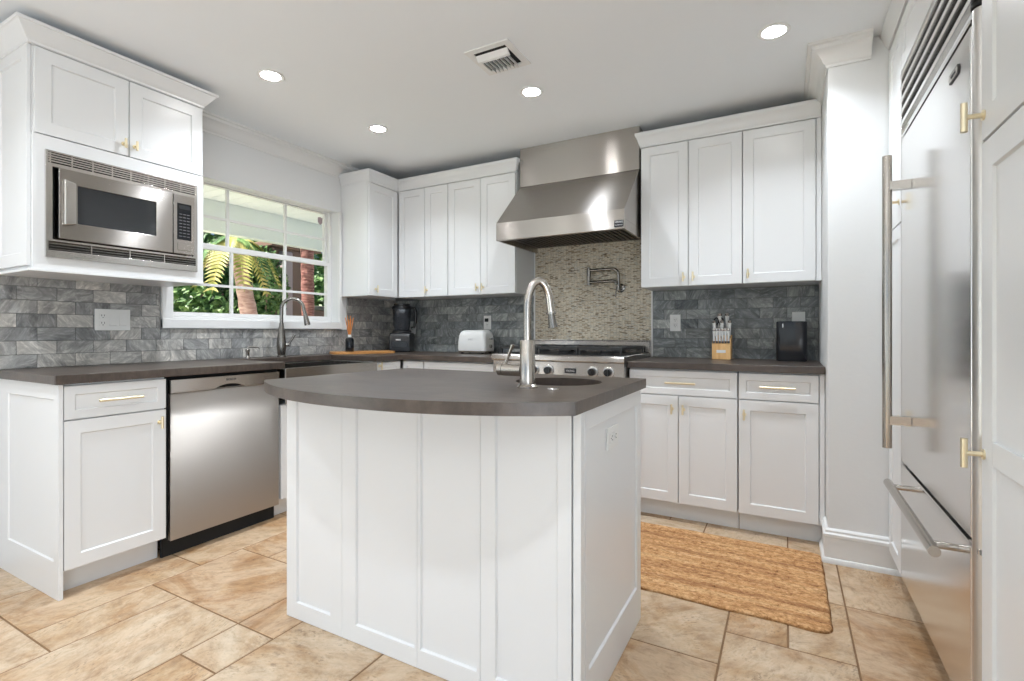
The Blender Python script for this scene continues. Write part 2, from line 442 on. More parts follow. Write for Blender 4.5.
def wall_yz(name, x0, x1, y0, y1, z0, z1, holes, m='wall_plaster'):
    b = MB().plate([(y0, z0), (y1, z0), (y1, z1), (y0, z1)], [[(a, c_), (b_, c_), (b_, d_), (a, d_)] for a, b_, c_, d_ in holes], x0, x1, tf=lambda a, c_, t: (t, a, c_))
    return struct(b.build(name, m, smooth=0))
WY0, WY1, WZ0, WZ1 = 1.648, 2.906, 1.165, 2.060     # kitchen window opening
wl_ = wall_yz('wall_left', XL-.14, XL, YF-.12, YB+.12, -.0, ZC, [(WY0, WY1, WZ0, WZ1), (-2.6, -.4, .05, 2.15)])
wbk = struct(MB().box(XL, XR+.12, YB, YB+.12, 0, ZC).build('wall_back', 'wall_plaster', smooth=0))
wall_yz('wall_right', XR, XR+.12, YF, YB, 0, ZC, [(-2.8, -.3, .05, 2.15)])  # hole is cut for the added right window
b = MB().plate([(XL, 0), (XR, 0), (XR, ZC), (XL, ZC)], [[(-2.75, .05), (.55, .05), (.55, 2.2), (-2.75, 2.2)]], YF-.12, YF, tf=lambda a, c_, t: (a, t, c_))
struct(b.build('wall_front', 'wall_plaster', smooth=0))
struct(MB().box(XL-.14, XR+.12, YF-.12, YB+.12, ZC, ZC+.12).build('ceiling', 'ceiling_plaster', smooth=0))
struct(MB().box(.172, XR, 2.815, YB, 0, ZC).build('wall_pier', 'wall_plaster', smooth=0, bevel=.004))

# base and crown mouldings
BB = [(0, 0), (.026, 0), (.026, .012), (.020, .022), (.015, .024), (.015, .118), (.019, .122), (.019, .135), (.011, .141), (.011, .150), (.005, .158), (0, .16)]
def moulding(name, path, prof, z=0): return struct(MB().sweep(path, prof, z).build(name, 'white_trim_paint'))   # outward is to the right of travel
CR = [(0, -.100), (.008, -.100), (.010, -.088), (.020, -.082), (.030, -.060), (.052, -.034), (.066, -.028), (.070, -.014), (.084, -.010), (.086, 0), (0, 0)]
moulding('baseboard_pier', [(.172, 3.035), (.172, 2.815), (.47, 2.815)], BB)
moulding('trim_1', [(XL, YF), (XL, YB)], CR, ZC)
moulding('trim_2', [(XL+.09, YB), (-1.74, YB)], CR, ZC)
moulding('trim_3', [(-.84, YB), (.08, YB)], CR, ZC)
moulding('trim_4', [(.172, YB), (.172, 2.815), (.34, 2.815)], CR, ZC)

# backsplash tiles ------------------------------------------------------------
def brick_rects(u0, u1, v0, v1, W=.150, H=.0655, off=0):
    out = []; r = 0; v = v0
    while v < v1-.004:
        u = u0-W*(.5 if (r+off) % 2 else 0)-rnd.choice((0, .02, -.02))*0
        while u < u1-.004:
            a, b_ = max(u, u0), min(u+W, u1)
            if b_-a > .006: out.append((a, b_, v, min(v+H, v1), rnd.random()))
            u += W
        v += H; r += 1
    return out
def minus(rects, hole):
    """clip rectangles against a rectangular hole"""
    a, b_, c_, d_ = hole; out = []
    for u0, u1, v0, v1, t in rects:
        if u1 <= a or u0 >= b_ or v1 <= c_ or v0 >= d_: out.append((u0, u1, v0, v1, t)); continue
        if u0 < a-.006: out.append((u0, a, v0, v1, t))
        if u1 > b_+.006: out.append((b_, u1, v0, v1, t))
        if v0 < c_-.006: out.append((max(u0, a), min(u1, b_), v0, c_, t))
        if v1 > d_+.006: out.append((max(u0, a), min(u1, b_), d_, v1, t))
    return out
CT = .914
rl = minus(brick_rects(.887, 3.583, CT, 1.38), (1.586, 3.0, 1.108, 2.3))
bs = MB().box(XL, XL+.004, .887, 3.583, CT, 1.106).box(XL, XL+.004, .887, 1.58, 1.106, 1.37).box(XL, XL+.004, 3.0, 3.583, 1.106, 1.37).build('backsplash', 'grout_wall', wl_, smooth=0)
tile_mesh('backsplash_tile', rl, 'marble_tile_left', lambda u, v, n: (XL+.003+n, u, v), gap=.0012, ch=.001, h=.004, parent=bs)
MXA, MXB = -1.742, -.836
bb = MB().box(XL+.008, MXA-.012, YB-.004, YB, CT, 1.40).box(MXB+.012, .172, YB-.004, YB, CT, 1.40).build('backsplash', 'grout_wall', wbk, smooth=0)
rb = brick_rects(XL+.008, MXA-.012, CT, 1.372)+brick_rects(MXB+.012, .170, CT, 1.372, off=1)
tile_mesh('backsplash_tile', rb, 'marble_tile_back', lambda u, v, n: (u, YB-.003-n, v), gap=.0012, ch=.001, h=.004, parent=bb)
MB().box(MXA, MXB, YB-.010, YB, .93, 1.80).build('mosaic_panel', 'stone_mosaic', wbk, smooth=0)
MB().box(MXA-.012, MXA, YB-.016, YB, .93, 1.80).box(MXB, MXB+.012, YB-.016, YB, .93, 1.80).build('mosaic_edge_strip', 'white_trim_paint', wbk, bevel=.003)

# ------------------------------------------------------------------ kitchen window
win = thing('window_1', 'white two-sash window with muntins over the sink', 'window'); del win['category']; del win['label']; struct(win)
x = XL
# casing boards on the room side
MB().box(x, x+.022, 1.588, WY0, 1.11, WZ1+.0).box(x, x+.022, WY1, 2.93, 1.11, WZ1+.0).box(x, x+.026, 1.588, 2.93, 1.11, WZ0).build('window_casing', 'white_trim_paint', win, bevel=.003)
XO = XL-.075
# outer frame in the opening
MB().plate([(WY0, WZ0), (WY1, WZ0), (WY1, WZ1), (WY0, WZ1)], [[(WY0+.03, WZ0+.02), (WY1-.022, WZ0+.02), (WY1-.022, WZ1-.004), (WY0+.03, WZ1-.004)]], XO-.06, XO, tf=lambda a, c_, t: (t, a, c_)).build('window_frame', 'white_trim_paint', win, bevel=.002)
def sash(name, xx, z0, z1, cols, mid, rail):
    y0, y1 = WY0+.03, WY1-.022
    b = MB(); fr = .016; t = .03
    for a, c_ in ((y0, y0+fr), (y1-fr, y1)): b.box(xx-t, xx, a, c_, z0, z1)
    b.box(xx-t, xx, y0+fr, y1-fr, z0, z0+rail[0]); b.box(xx-t, xx, y0+fr, y1-fr, z1-rail[1], z1)
    o = b.build(name, 'white_trim_paint', win, bevel=.002)
    g = MB().box(xx-.018, xx-.014, y0+fr*.5, y1-fr*.5, z0+.01, z1-.01).build('glass_pane', 'window_glass', o, smooth=0)
    mu = MB()
    for c_ in cols: mu.box(xx-.024, xx-.006, c_-.009, c_+.009, z0+rail[0], z1-rail[1])
    for i, m0 in enumerate(mid): mu.box(xx-.023, xx-.007, y0+fr, y1-fr, m0-.008, m0+.008)
    mu.build('muntin', 'white_trim_paint', o)
sash('upper_sash', XO-.032, 1.628, WZ1-.004, (2.062, 2.508), (1.842,), (.036, .008))
sash('lower_sash', XO, WZ0+.02, 1.648, (2.070, 2.478), (1.392,), (.026, .026))
st = MB().prism([(0, -.030), (.022, -.012), (.024, .026), (0, .034), (-.024, .026), (-.022, -.012)], -.001, 0, 'x').build('shield_sticker', 'sticker_grey', None, smooth=0, loc=(XO-.044, 2.832, 1.985))
tag(st, 'small grey shield-shaped security sticker in the top right window pane', 'sticker')

# windows of the living area, the right one added to let fill light in
def big_window(name, pts, axis):
    t = thing(name, 'x', 'x'); del t['category']; del t['label']; struct(t)
    (a, c_), (b_, d_) = pts
    tf = (lambda p, q, r: (XL-.1+r, p, q)) if axis == 'x' else (lambda p, q, r: (XR+.03+r, p, q)) if axis == 'r' else (lambda p, q, r: (p, YF-.08+r, q))
    n = 3; w_ = (b_-a)/n; holes = [[(a+i*w_+.05, c_+.06), (a+(i+1)*w_-.05, c_+.06), (a+(i+1)*w_-.05, d_-.06), (a+i*w_+.05, d_-.06)] for i in range(n)]
    MB().plate([(a, c_), (b_, c_), (b_, d_), (a, d_)], holes, 0, .05, tf=tf).build('window_frame', 'white_trim_paint', t)
big_window('window_2', ((-2.6, .05), (-.4, 2.15)), 'x')
big_window('added_window_right', ((-2.8, .05), (-.3, 2.15)), 'r')  # unseen opening made up to go with the right fill lamps
big_window('window_3', ((-2.75, .05), (.55, 2.2)), 'y')

# ------------------------------------------------------------------ hardware
def bar_pull(parent, cx, z, L=.15, name='handle'):
    b = MB().tube([(cx-L/2, -.030, z), (cx+L/2, -.030, z)], .0060, 12)
    for s_ in (-1, 1): b.tube([(cx+s_*L*.34, -.03, z), (cx+s_*L*.34, 0, z)], .0045, 10)
    return b.build(name, 'brass', parent)
def t_pull(parent, cx, z, L=.056, out=.026, r=.0058, name='handle'):
    b = MB().tube([(cx, -out, z-L/2), (cx, -out, z+L/2)], r, 12).tube([(cx, -out, z), (cx, 0, z)], r*.85, 10).tube([(cx, -.004, z), (cx, 0, z)], r*1.7, 14)
    return b.build(name, 'brass', parent)

WP = 'white_cabinet_paint'
def cabinet(name, label, loc, rotz, W, D, z0, z1, fronts, toe=None, group=None, filler=None, cat='cabinet', face=True):
    """fronts: (kind, x0, x1, z0, z1, handle) in the cabinet's own frame; the door faces lie in the plane y=0"""
    t = thing(name, label, cat, loc, rotz, group)
    MB().box(.001, W-.001, .021, D, z0, z1).build('cabinet_body', WP, t, bevel=.0015)
    for q in fronts:
        k, a, b_, c_, d_, hd = q
        fw = .055 if k == 'door' else .036
        d = MB().shaker(a, b_, c_, d_, fw=fw).build(k, WP, t, bevel=.0012)
        if hd:
            if hd[0] == 'bar': bar_pull(d, (a+b_)/2+(hd[2] if len(hd) > 2 else 0), (c_+d_)/2+(hd[1] if len(hd) > 1 else 0), .165)
            else: t_pull(d, hd[1], hd[2])
    if toe: MB().box(.001, W-.001, toe, toe+.016, 0, z0-.001).build('toe_kick', WP, t)
    if filler:
        for f in filler: MB().box(*f).build('filler_strip', WP, t, bevel=.001)
    return t

FX = -2.583                                  # door plane of the left run
L_ = lambda y: y                             # left-run cabinets: local x = world y - origin
# left end base cabinet
t = cabinet('base_cabinet', 'white base cabinet with one drawer over one door at the left end of the counter', (FX, .920, 0), PI/2, .390, .60, .11, .874,
            [('drawer', .003, .386, .728, .866, ('bar',)), ('door', .003, .386, .112, .722, ('t', .358, .665))], toe=.082)
# its end panel faces -y in the world, that is -x in the cabinet's own frame
o = MB().shaker(0, .615, 0, .874, fw=.062, t=.016, rec=.007, bot=.150, l=.10, r=.045).build('end_panel', WP, t, bevel=.0012)
o.rotation_euler = (0, 0, -PI/2); o.location = (-.0165, .613, 0)

# dishwasher
DW = thing('dishwasher', 'stainless dishwasher with a pocket handle under the left counter', 'dishwasher', (FX, 1.312, 0), PI/2)
MB().box(.004, .604, .03, .57, .10, .868).build('tub_body', 'dark_gap', DW)
d = MB().prism([(0, .088), (0, .79), (.0, .792), (.022, .792), (.022, .088)], .014, .598, 'x').build('door', 'satin_stainless', DW, bevel=.003)
# control strip with the scooped pocket
prof = []
b = MB(); n = 40; x0, x1, za, zb = .014, .598, .794, .858
front = []; 
for i in range(n+1):
    u = x0+(x1-x0)*i/n; s_ = max(0, 1-abs((u-.305)/.085)**2); front.append((u, za+.0+.022*s_))
b.prism(front+[(x1, zb), (x0, zb)], -.004, .022, 'y')
cs = b.build('control_strip', 'brushed_stainless', DW, bevel=.0015)
MB().box(.215, .395, .004, .021, .780, .800).build('handle_pocket', 'dark_steel', d)
text('BOSCH', 'maker_mark', .016, 'ink', cs, (.31, -.0045, .838))
MB().box(.002, .606, .055, .07, .0, .098).build('toe_kick', 'dark_gap', DW)

# sink base and corner cabinet in the left run
cabinet('sink_base_cabinet', 'white sink base cabinet below the apron sink, right of the dishwasher', (FX, 1.922, 0), PI/2, .768, .57, .11, .66,
        [('door', .004, .382, .112, .656, ('t', .35, .6)), ('door', .386, .764, .112, .656, ('t', .42, .6))], toe=.082)
cabinet('corner_base_cabinet', 'narrow white base cabinet at the inner corner between apron sink and back run', (FX, 2.694, 0), PI/2, .276, .57, .11, .874,
        [('drawer', .004, .262, .728, .866, ('t', .035, .842)), ('door', .004, .262, .112, .722, ('t', .035, .66))], toe=.082)
YD = 2.97                                    # door plane of the back run
cabinet('corner_drawer_cabinet', 'narrow white base cabinet in the back run beside the inner corner', (-2.583, YD, 0), 0, .212, .58, .11, .874,
        [('drawer', .012, .208, .728, .866, None), ('door', .012, .208, .112, .722, None)], toe=.075)
cabinet('drawer_base_cabinet', 'wide white drawer cabinet in the back run left of the range', (-2.370, YD, 0), 0, .604, .58, .11, .874,
        [('drawer', .003, .600, .728, .866, ('bar',)), ('drawer', .003, .600, .42, .722, ('bar',)), ('drawer', .003, .600, .112, .414, ('bar',))], toe=.075)
cabinet('base_cabinet', 'white base cabinet with a wide drawer over two doors, right of the range', (-.826, YD, 0), 0, .594, .58, .11, .874,
        [('drawer', .003, .591, .728, .866, ('bar', 0, .0)), ('door', .003, .282, .112, .722, ('t', .250, .648)), ('door', .286, .591, .112, .722, ('t', .312, .648))], toe=.075)
cabinet('base_cabinet', 'white base cabinet with one drawer over one door, beside the plaster pier', (-.230, YD, 0), 0, .400, .58, .11, .874,
        [('drawer', .003, .372, .728, .866, ('bar',)), ('door', .003, .372, .112, .722, ('t', .030, .645))], toe=.075,
        filler=[(.376, .399, .004, .02, .11, .874)])

# ------------------------------------------------------------------ countertops
KB = .876
SY0, SY1, SXB = 1.935, 2.685, -3.03          # apron sink cut-out
b = MB().plate([(-3.190, .885), (-2.56, .885), (-2.56, SY0), (SXB, SY0), (SXB, SY1), (-2.56, SY1), (-2.56, 2.945), (-1.738, 2.945), (-1.738, 3.573), (-3.190, 3.573)], [], KB, CT)
tag(b.build('countertop', 'dark_countertop', bevel=.004), 'dark L-shaped countertop along the window wall and back corner', 'countertop')
b = MB().plate([(-.829, 2.945), (.170, 2.945), (.170, 3.573), (-.829, 3.573)], [], KB, CT)
tag(b.build('countertop', 'dark_countertop', bevel=.004), 'short dark countertop between the range and the plaster pier', 'countertop')

# apron-front sink
sk_ = thing('apron_sink', 'stainless apron-front sink set into the window counter', 'sink', (-2.566, SY0, 0), PI/2)
W_ = SY1-SY0; D_ = (-2.566)-SXB
b = MB().plate([(.002, 0), (W_-.002, 0), (W_-.002, D_-.002), (.002, D_-.002)], [[(.02, .02), (W_-.02, .02), (W_-.02, D_-.02), (.02, D_-.02)]], .70, .872)
b.box(.004, W_-.004, .004, D_-.004, .690, .702)
b.build('basin', 'dark_steel', sk_, bevel=.003)
MB().box(.001, W_-.001, -.008, .0, .668, .876).build('apron', 'brushed_stainless', sk_, bevel=.003)
MB().lathe([(.045, .7025), (.045, .705), (.03, .706)], (W_/2, D_/2, 0)).build('drain', 'polished_steel', sk_)

# ------------------------------------------------------------------ faucets
def arc(c, r, a0, a1, n, plane='xz', y=0):
    return [(c[0]+r*math.cos(a), y, c[1]+r*math.sin(a)) for a in [a0+(a1-a0)*i/n for i in range(n+1)]]
f = thing('kitchen_faucet', 'dark gooseneck pull-down faucet behind the apron sink under the window', 'faucet', (-3.09, 2.305, CT), math.radians(52))
MB().lathe([(.028, 0), (.028, .008), (.024, .012), (.027, .03), (.031, .07), (.031, .10), (.026, .14), (.020, .19), (.0155, .22), (.0155, .235)], seg=32).build('body', 'dark_steel', f)
pts = [(0, 0, .23), (0, 0, .32)]+arc((.072, .335), .072, PI, .12, 16)+[(.147, 0, .325), (.153, 0, .30)]
MB().tube(pts, .0118, 16).build('spout', 'dark_steel', f)
MB().tube([(.152, 0, .303), (.156, 0, .285), (.166, 0, .235), (.169, 0, .222)], [.013, .0155, .0205, .0195], 18).build('spray_head', 'dark_steel', f)
h = MB().tube([(.02, 0, .085), (.052, -.0, .085)], .013, 16).tube([(.045, 0, .088), (.066, -.004, .12), (.084, -.006, .155)], [.009, .0075, .009], 12)
h.build('lever', 'dark_steel', f)
f = thing('soap_dispenser', 'small brushed pump soap dispenser left of the window faucet', 'soap dispenser', (-3.12, 2.075, CT), math.radians(60))
MB().lathe([(.018, 0), (.018, .006), (.012, .010), (.011, .040), (.014, .046), (.014, .060), (.006, .062)], seg=24).build('body', 'satin_nickel', f)
MB().tube([(0, 0, .056), (0, 0, .072), (.02, 0, .076), (.062, 0, .072), (.07, 0, .062)], [.006, .0055, .005, .0045, .004], 10).build('spout', 'satin_nickel', f)

# island ------------------------------------------------------------------------
IT, IB = .909, .874
isl = thing('kitchen_island', 'white panelled kitchen island standing on the travertine floor', 'island', (-1.687, 1.281, 0), 0)
IW, ID = 1.200, .633
b = MB().box(.004, IW-.013, .018, ID-.014, .0, .70)
b.plate([(.004, .018), (IW-.013, .018), (IW-.013, ID-.014), (.004, ID-.014)], [[(.03, .03), (IW-.03, .03), (IW-.03, ID-.03), (.03, ID-.03)]], .70, .872)
b.build('island_body', WP, isl)
xs = [0, .297, .637, .880, 1.172]
for (a, b_, l, r) in ((0, .297, .055, .058), (.297, .637, .066, .0), (.637, .878, .0, .012), (.878, 1.172, .052, .042)):
    # one board each with its own recess; l and r are the stile widths
    fw = .05; ch = .004; rec = .008
    A = [(a+.0006, .001), (b_-.0006, .001), (b_-.0006, .872), (a+.0006, .872)]
    l = max(l, .012); r = max(r, .010)
    B = [(a+l, .062), (b_-r, .062), (b_-r, .858), (a+l, .858)]
    D = [(a+l+ch, .062+ch), (b_-r-ch, .062+ch), (b_-r-ch, .858), (a+l+ch, .858)]
    vs = [(p[0], 0, p[1]) for p in A]+[(p[0], 0, p[1]) for p in B]+[(p[0], rec, p[1]) for p in D]+[(p[0], .017, p[1]) for p in A]
    fs = []
    for i in range(4):
        j = (i+1) % 4; fs += [(i, j, 4+j, 4+i), (4+i, 4+j, 8+j, 8+i), (i, 12+i, 12+j, j)]
    fs += [(8, 9, 10, 11), (15, 14, 13, 12)]
    m_ = MB(); m_.faces(vs, fs); m_.build('front_panel', WP, isl, bevel=.0008)
MB().box(1.176, IW, .0, .03, .001, .872).build('corner_post', WP, isl, bevel=.003)
sp_ = MB().shaker(0, ID-.034, 0.001, .872, fw=.055, t=.012, rec=.007, bot=.135, l=.03, r=.05)
# side panel facing +x
o = sp_.build('side_panel', WP, isl, bevel=.001); o.rotation_euler = (0, 0, PI/2); o.location = (IW, .033, 0)
bk = MB()
for i in range(3): bk.shaker(.006+i*.396, .006+(i+1)*.396-.003, .1, .85)
bk = bk.build('back_panel', WP, isl); bk.rotation_euler = (0, 0, PI); bk.location = (IW, ID+.006, 0)

# island top with bowed front and bar-sink opening
pts = [(-.475, 1.948), (-1.655, 1.948)]
n = 40; CX_, HW = -1.0975, .6225
pts += [(-1.720, 1.215)]
for i in range(1, n):
    u = -1+2*i/n
    pts.append((CX_+u*HW, 1.022+.186*abs(u)**2.3))
pts += [(-.475, 1.208)]
SKX, SKY, SR = -.728, 1.685, .158
hole = [(SKX+SR*math.cos(2*PI*i/48), SKY+SR*.92*math.sin(2*PI*i/48)) for i in range(48)]
it = MB().plate(pts[::-1], [hole], IB, IT).build('island_countertop', 'dark_countertop', bevel=.004)
tag(it, 'dark island countertop with a bowed front edge and round sink opening', 'countertop')
bsn = MB().lathe([(.150, IB-.001), (.146, .80), (.135, .745), (.10, .722), (.03, .716), (.03, .712), (.104, .716), (.141, .74), (.152, .80), (.158, IB-.001)], (SKX, SKY, 0), 48, caps=False)
bo = bsn.build('basin', 'dark_countertop', None); 
bs_ = thing('bar_sink', 'round dark bar sink set in the island countertop', 'sink', (0, 0, 0)); bo.parent = bs_
MB().lathe([(.036, .7165), (.036, .7195), (.02, .7200)], (SKX, SKY, 0)).build('drain', 'polished_steel', bs_)
f = thing('bar_faucet', 'brushed steel gooseneck faucet with side lever on the island', 'faucet', (-.736, 1.452, IT), 0)
MB().lathe([(.034, 0), (.034, .004), (.030, .007), (.0255, .012), (.0245, .15), (.0225, .153)], seg=40).build('body', 'faucet_steel', f)
pts = [(0, 0, .15), (0, 0, .25)]+[(.029-.029*math.cos(a), .029*.85*(1-math.cos(a)), .255+.090*math.sin(a)) for a in [PI*.94*i/18 for i in range(1, 19)]]
e_ = pts[-1]; pts += [(e_[0]+.003, e_[1]+.003, e_[2]-.03)]
MB().tube(pts, .0128, 18).build('spout', 'faucet_steel', f)
e_ = pts[-1]
sh = MB().tube([e_, (e_[0]+.001, e_[1]+.001, e_[2]-.012), (e_[0]+.006, e_[1]+.004, e_[2]-.048)], [.0115, .0115, .0155], 18).build('spray_head', 'dark_steel', f)
MB().tube([(e_[0], e_[1], e_[2]+.002), (e_[0]+.001, e_[1], e_[2]-.004)], .0165, 20).build('collar', 'faucet_steel', f)
MB().tube([(-.02, 0, .055), (-.088, 0, .055)], .0205, 24).tube([(-.090, 0, .055), (-.106, 0, .055)], .020, 24).build('lever_hub', 'faucet_steel', f)
MB().tube([(-.088, 0, .055), (-.0905, 0, .055)], .0175, 24).build('hub_groove', 'black_plastic', f)
MB().tube([(-.085, 0, .068), (-.070, -.002, .10), (-.052, -.004, .138)], [.006, .0055, .0065], 12).build('lever', 'faucet_steel', f)
c_ = MB().lathe([(.020, 0), (.020, .002), (.016, .0045), (.008, .005)], seg=28).build('air_switch_button', 'polished_steel', None, loc=(-.640, 1.440, IT))
tag(c_, 'small round steel button cap on the island countertop beside the bar sink', 'button')

# electrical plates ----------------------------------------------------------------
def receptacle(parent, cx, cz, y=0):
    for s_ in (-1, 1):
        r = MB().box(cx-.0165, cx+.0165, y-.0025, y, cz+s_*.0195-.0145, cz+s_*.0195+.0145).build('receptacle', 'white_plastic', parent, bevel=.003)
        h_ = MB()
        for q in (-.006, .006): h_.box(cx+q-.0012, cx+q+.0012, y-.0029, y-.0024, cz+s_*.0195-.001, cz+s_*.0195+.008)
        h_.lathe([(.0024, y-.0029), (.0024, y-.0024)], (cx, 0, cz+s_*.0195-.008), 10, 'y')
        h_.build('slots', 'ink', r)
def plate_thing(name, label, cat, loc, rotz, W=.071, H=.115, kinds=('outlet',)):
    t = thing(name, label, cat, loc, rotz)
    MB().box(-W/2, W/2, -.005, 0, -H/2, H/2).build('cover_plate', 'white_plastic', t, bevel=.0025)
    n = len(kinds)
    for i, k in enumerate(kinds):
        cx = (i-(n-1)/2)*.046
        if k == 'outlet': receptacle(t, cx, 0, -.005)
        elif k == 'rocker': MB().prism([(-.005, -.033), (-.0085, -.030), (-.0065, 0), (-.0055, .031), (-.005, .033)], cx-.0165, cx+.0165, 'x').build('rocker_switch', 'white_plastic', t, bevel=.001)
    return t
plate_thing('switch_plate', 'white triple wall plate with an outlet and two rocker switches under the microwave cabinet', 'wall plate', (XL+.0075, 1.348, 1.153), PI/2, .163, .114, ('outlet', 'rocker', 'rocker'))
plate_thing('outlet', 'white outlet on the tiles between knife block and mosaic', 'outlet', (-.672, YB-.0075, 1.150), 0)
plate_thing('outlet', 'white outlet on the back tiles beside the black blender', 'outlet', (-2.983, YB-.0075, 1.125), 0)
t = plate_thing('outlet', 'white outlet above the right end of the toaster', 'outlet', (-2.185, YB-.0075, 1.165), 0)
pl = MB().box(-.013, .013, -.030, -.0085, .006, .034).build('plug', 'black_plastic', None, bevel=.003, loc=(-2.185, YB-.0075, 1.165))
tag(pl, 'black plug in the outlet above the toaster', 'plug')
plate_thing('blank_plate', 'plain white wall plate behind the tall black canister', 'wall plate', (.065, YB-.0075, 1.155), 0, .071, .115, ())
t = plate_thing('outlet', 'white outlet on the right side panel of the island', 'outlet', (-.4935, 1.572, .752), PI/2)
t.rotation_euler = (0, PI/2, PI/2)

# ------------------------------------------------------------------ wall cabinets
UY = 3.27                                    # door plane of the back wall cabinets
def upper(name, label, loc, rotz, W, D, z0, z1, fronts, filler=None):
    return cabinet(name, label, loc, rotz, W, D, z0, z1, fronts, filler=filler)
upper('wall_cabinet', 'narrow white wall cabinet on the window wall, right of the window', (-2.885, 2.935, 0), PI/2, .333, .312, 1.375, 2.29,
      [('door', .004, .330, 1.377, 2.268, ('t', .07, 1.43, .05))])
upper('wall_cabinet', 'white two-door wall cabinet at the back corner, left of its neighbour', (-2.883, UY, 0), 0, .514, .312, 1.375, 2.29,
      [('door', .006, .280, 1.377, 2.268, None), ('door', .284, .511, 1.377, 2.268, ('t', .304, 1.43))])
upper('wall_cabinet', 'white two-door wall cabinet directly left of the range hood', (-2.369, UY, 0), 0, .612, .312, 1.375, 2.29,
      [('door', .003, .303, 1.377, 2.268, ('t', .279, 1.43)), ('door', .307, .608, 1.377, 2.268, ('t', .331, 1.43))])
upper('wall_cabinet', 'white two-door wall cabinet directly right of the range hood', (-.833, UY, 0), 0, .603, .312, 1.375, 2.30,
      [('door', .003, .294, 1.377, 2.278, ('t', .268, 1.43)), ('door', .298, .600, 1.377, 2.278, ('t', .326, 1.43))])
upper('wall_cabinet', 'wide single-door white wall cabinet against the plaster pier', (-.230, UY, 0), 0, .401, .312, 1.375, 2.30,
      [('door', .003, .372, 1.377, 2.278, ('t', .030, 1.43))], filler=[(.376, .400, .004, .02, 1.375, 2.30)])
# shadow side panel next to the hood is the cabinet side itself
CC = [(-.012, 0), (.004, 0), (.004, .012), (.009, .018), (.014, .036), (.022, .062), (.028, .068), (.031, .078), (.031, .092), (-.012, .092)]
def cab_crown(label, path, z, prof=CC):
    o = MB().sweep(path, prof, z).build('cabinet_crown', WP)
    return tag(o, label, 'moulding')
cab_crown('white crown moulding on the corner wall cabinets left of the hood', [(-3.192, 2.935), (-2.885, 2.935), (-2.885, UY), (-1.757, UY), (-1.757, 3.284)], 2.272)
cab_crown('white crown moulding on the wall cabinets right of the hood', [(-.833, 3.284), (-.833, UY), (.168, UY)], 2.282)

# microwave cabinet ------------------------------------------------------------------
MX_, MY0, MW = -2.82, .902, .714
t = thing('microwave_cabinet', 'white wall cabinet with two small doors above the built-in microwave', 'cabinet', (MX_, MY0, 0), PI/2)
MB().box(.001, MW-.001, .021, .372, 1.94, 2.325).box(.001, .018, .021, .372, 1.362, 1.94).box(MW-.018, MW-.001, .021, .372, 1.362, 1.94).box(.018, MW-.018, .021, .372, 1.362, 1.385).build('cabinet_body', WP, t)
MB().plate([(0, 1.362), (MW, 1.362), (MW, 1.942), (0, 1.942)], [[(.054, 1.432), (.662, 1.432), (.662, 1.862), (.054, 1.862)]], .002, .0205, tf=lambda a, c_, h: (a, h, c_)).build('face_frame', WP, t, bevel=.001)
MB().box(0, MW, .002, .0205, 2.318, 2.335).build('top_rail', WP, t)
for a, b_, hx in ((.006, .356, .334), (.360, .710, .382)):
    d = MB().shaker(a, b_, 1.946, 2.314, fw=.056).build('door', WP, t, bevel=.0012); t_pull(d, hx, 2.0, .045, .024)
o = MB().shaker(0, .352, 1.375, 2.325, fw=.055, t=.014).build('end_panel', WP, t, bevel=.001); o.rotation_euler = (0, 0, -PI/2); o.location = (-.0145, .372, 0)
MB().box(-.0145, MW, -.004, .372, 1.350, 1.3615).build('light_rail', WP, t, bevel=.002)
cab_crown('tall white crown moulding on the microwave cabinet', [(-3.192, MY0-.0145), (MX_, MY0-.0145), (MX_, MY0+MW), (-3.192, MY0+MW)], 2.320,
          [(-.008, 0), (.003, 0), (.004, .010), (.009, .014), (.016, .024), (.046, .066), (.052, .068), (.054, .080), (-.008, .080)])

mw = thing('microwave', 'built-in stainless microwave with dark window and keypad in the left wall cabinet', 'microwave', (MX_, .886, 0), PI/2)
MB().box(.085, .655, .03, .34, 1.445, 1.84).build('oven_case', 'matte_black', mw)
tr = MB().plate([(.054, 1.414), (.692, 1.414), (.692, 1.880), (.054, 1.880)], [[(.078, 1.494), (.668, 1.494), (.668, 1.810), (.078, 1.810)], [(.064, 1.826), (.682, 1.826), (.682, 1.872), (.064, 1.872)], [(.064, 1.446), (.682, 1.446), (.682, 1.484), (.064, 1.484)]], -.012, .0, tf=lambda a, c_, h: (a, h, c_))
tr = tr.build('trim_frame', 'polished_steel', mw, bevel=.0015)
MB().box(.062, .684, .001, .0135, 1.822, 1.876).build('vent_shadow', 'matte_black', tr)
MB().box(.062, .684, .001, .0135, 1.442, 1.488).build('vent_shadow', 'matte_black', tr)
b = MB()
for k in range(4): b.box(.064, .682, -.0105, -.002, 1.8315+k*.0105, 1.8375+k*.0105)
for k in range(9): b.box(.070+k*.0765-.003, .070+k*.0765+.003, -.011, -.002, 1.826, 1.872)
b.build('upper_vent_grille', 'polished_steel', mw)
b = MB()
for k in range(3): b.prism([(-.0105, 1.4505+k*.0115), (-.003, 1.4575+k*.0115), (-.003, 1.4590+k*.0115), (-.0105, 1.4520+k*.0115)], .064, .682, 'x')
for k in (2, 4, 6): b.box(.064+k*.0772-.002, .064+k*.0772+.002, -.011, -.002, 1.446, 1.484)
b.build('lower_vent_grille', 'polished_steel', mw)
d = MB().plate([(.092, 1.498), (.556, 1.498), (.556, 1.806), (.092, 1.806)], [[(.158, 1.572), (.478, 1.572), (.478, 1.742), (.158, 1.742)]], -.034, .012, tf=lambda a, c_, h: (a, h, c_)).build('door', 'brushed_stainless', mw, bevel=.002)
MB().box(.152, .484, -.028, -.024, 1.566, 1.748).build('window', 'smoked_glass', d)
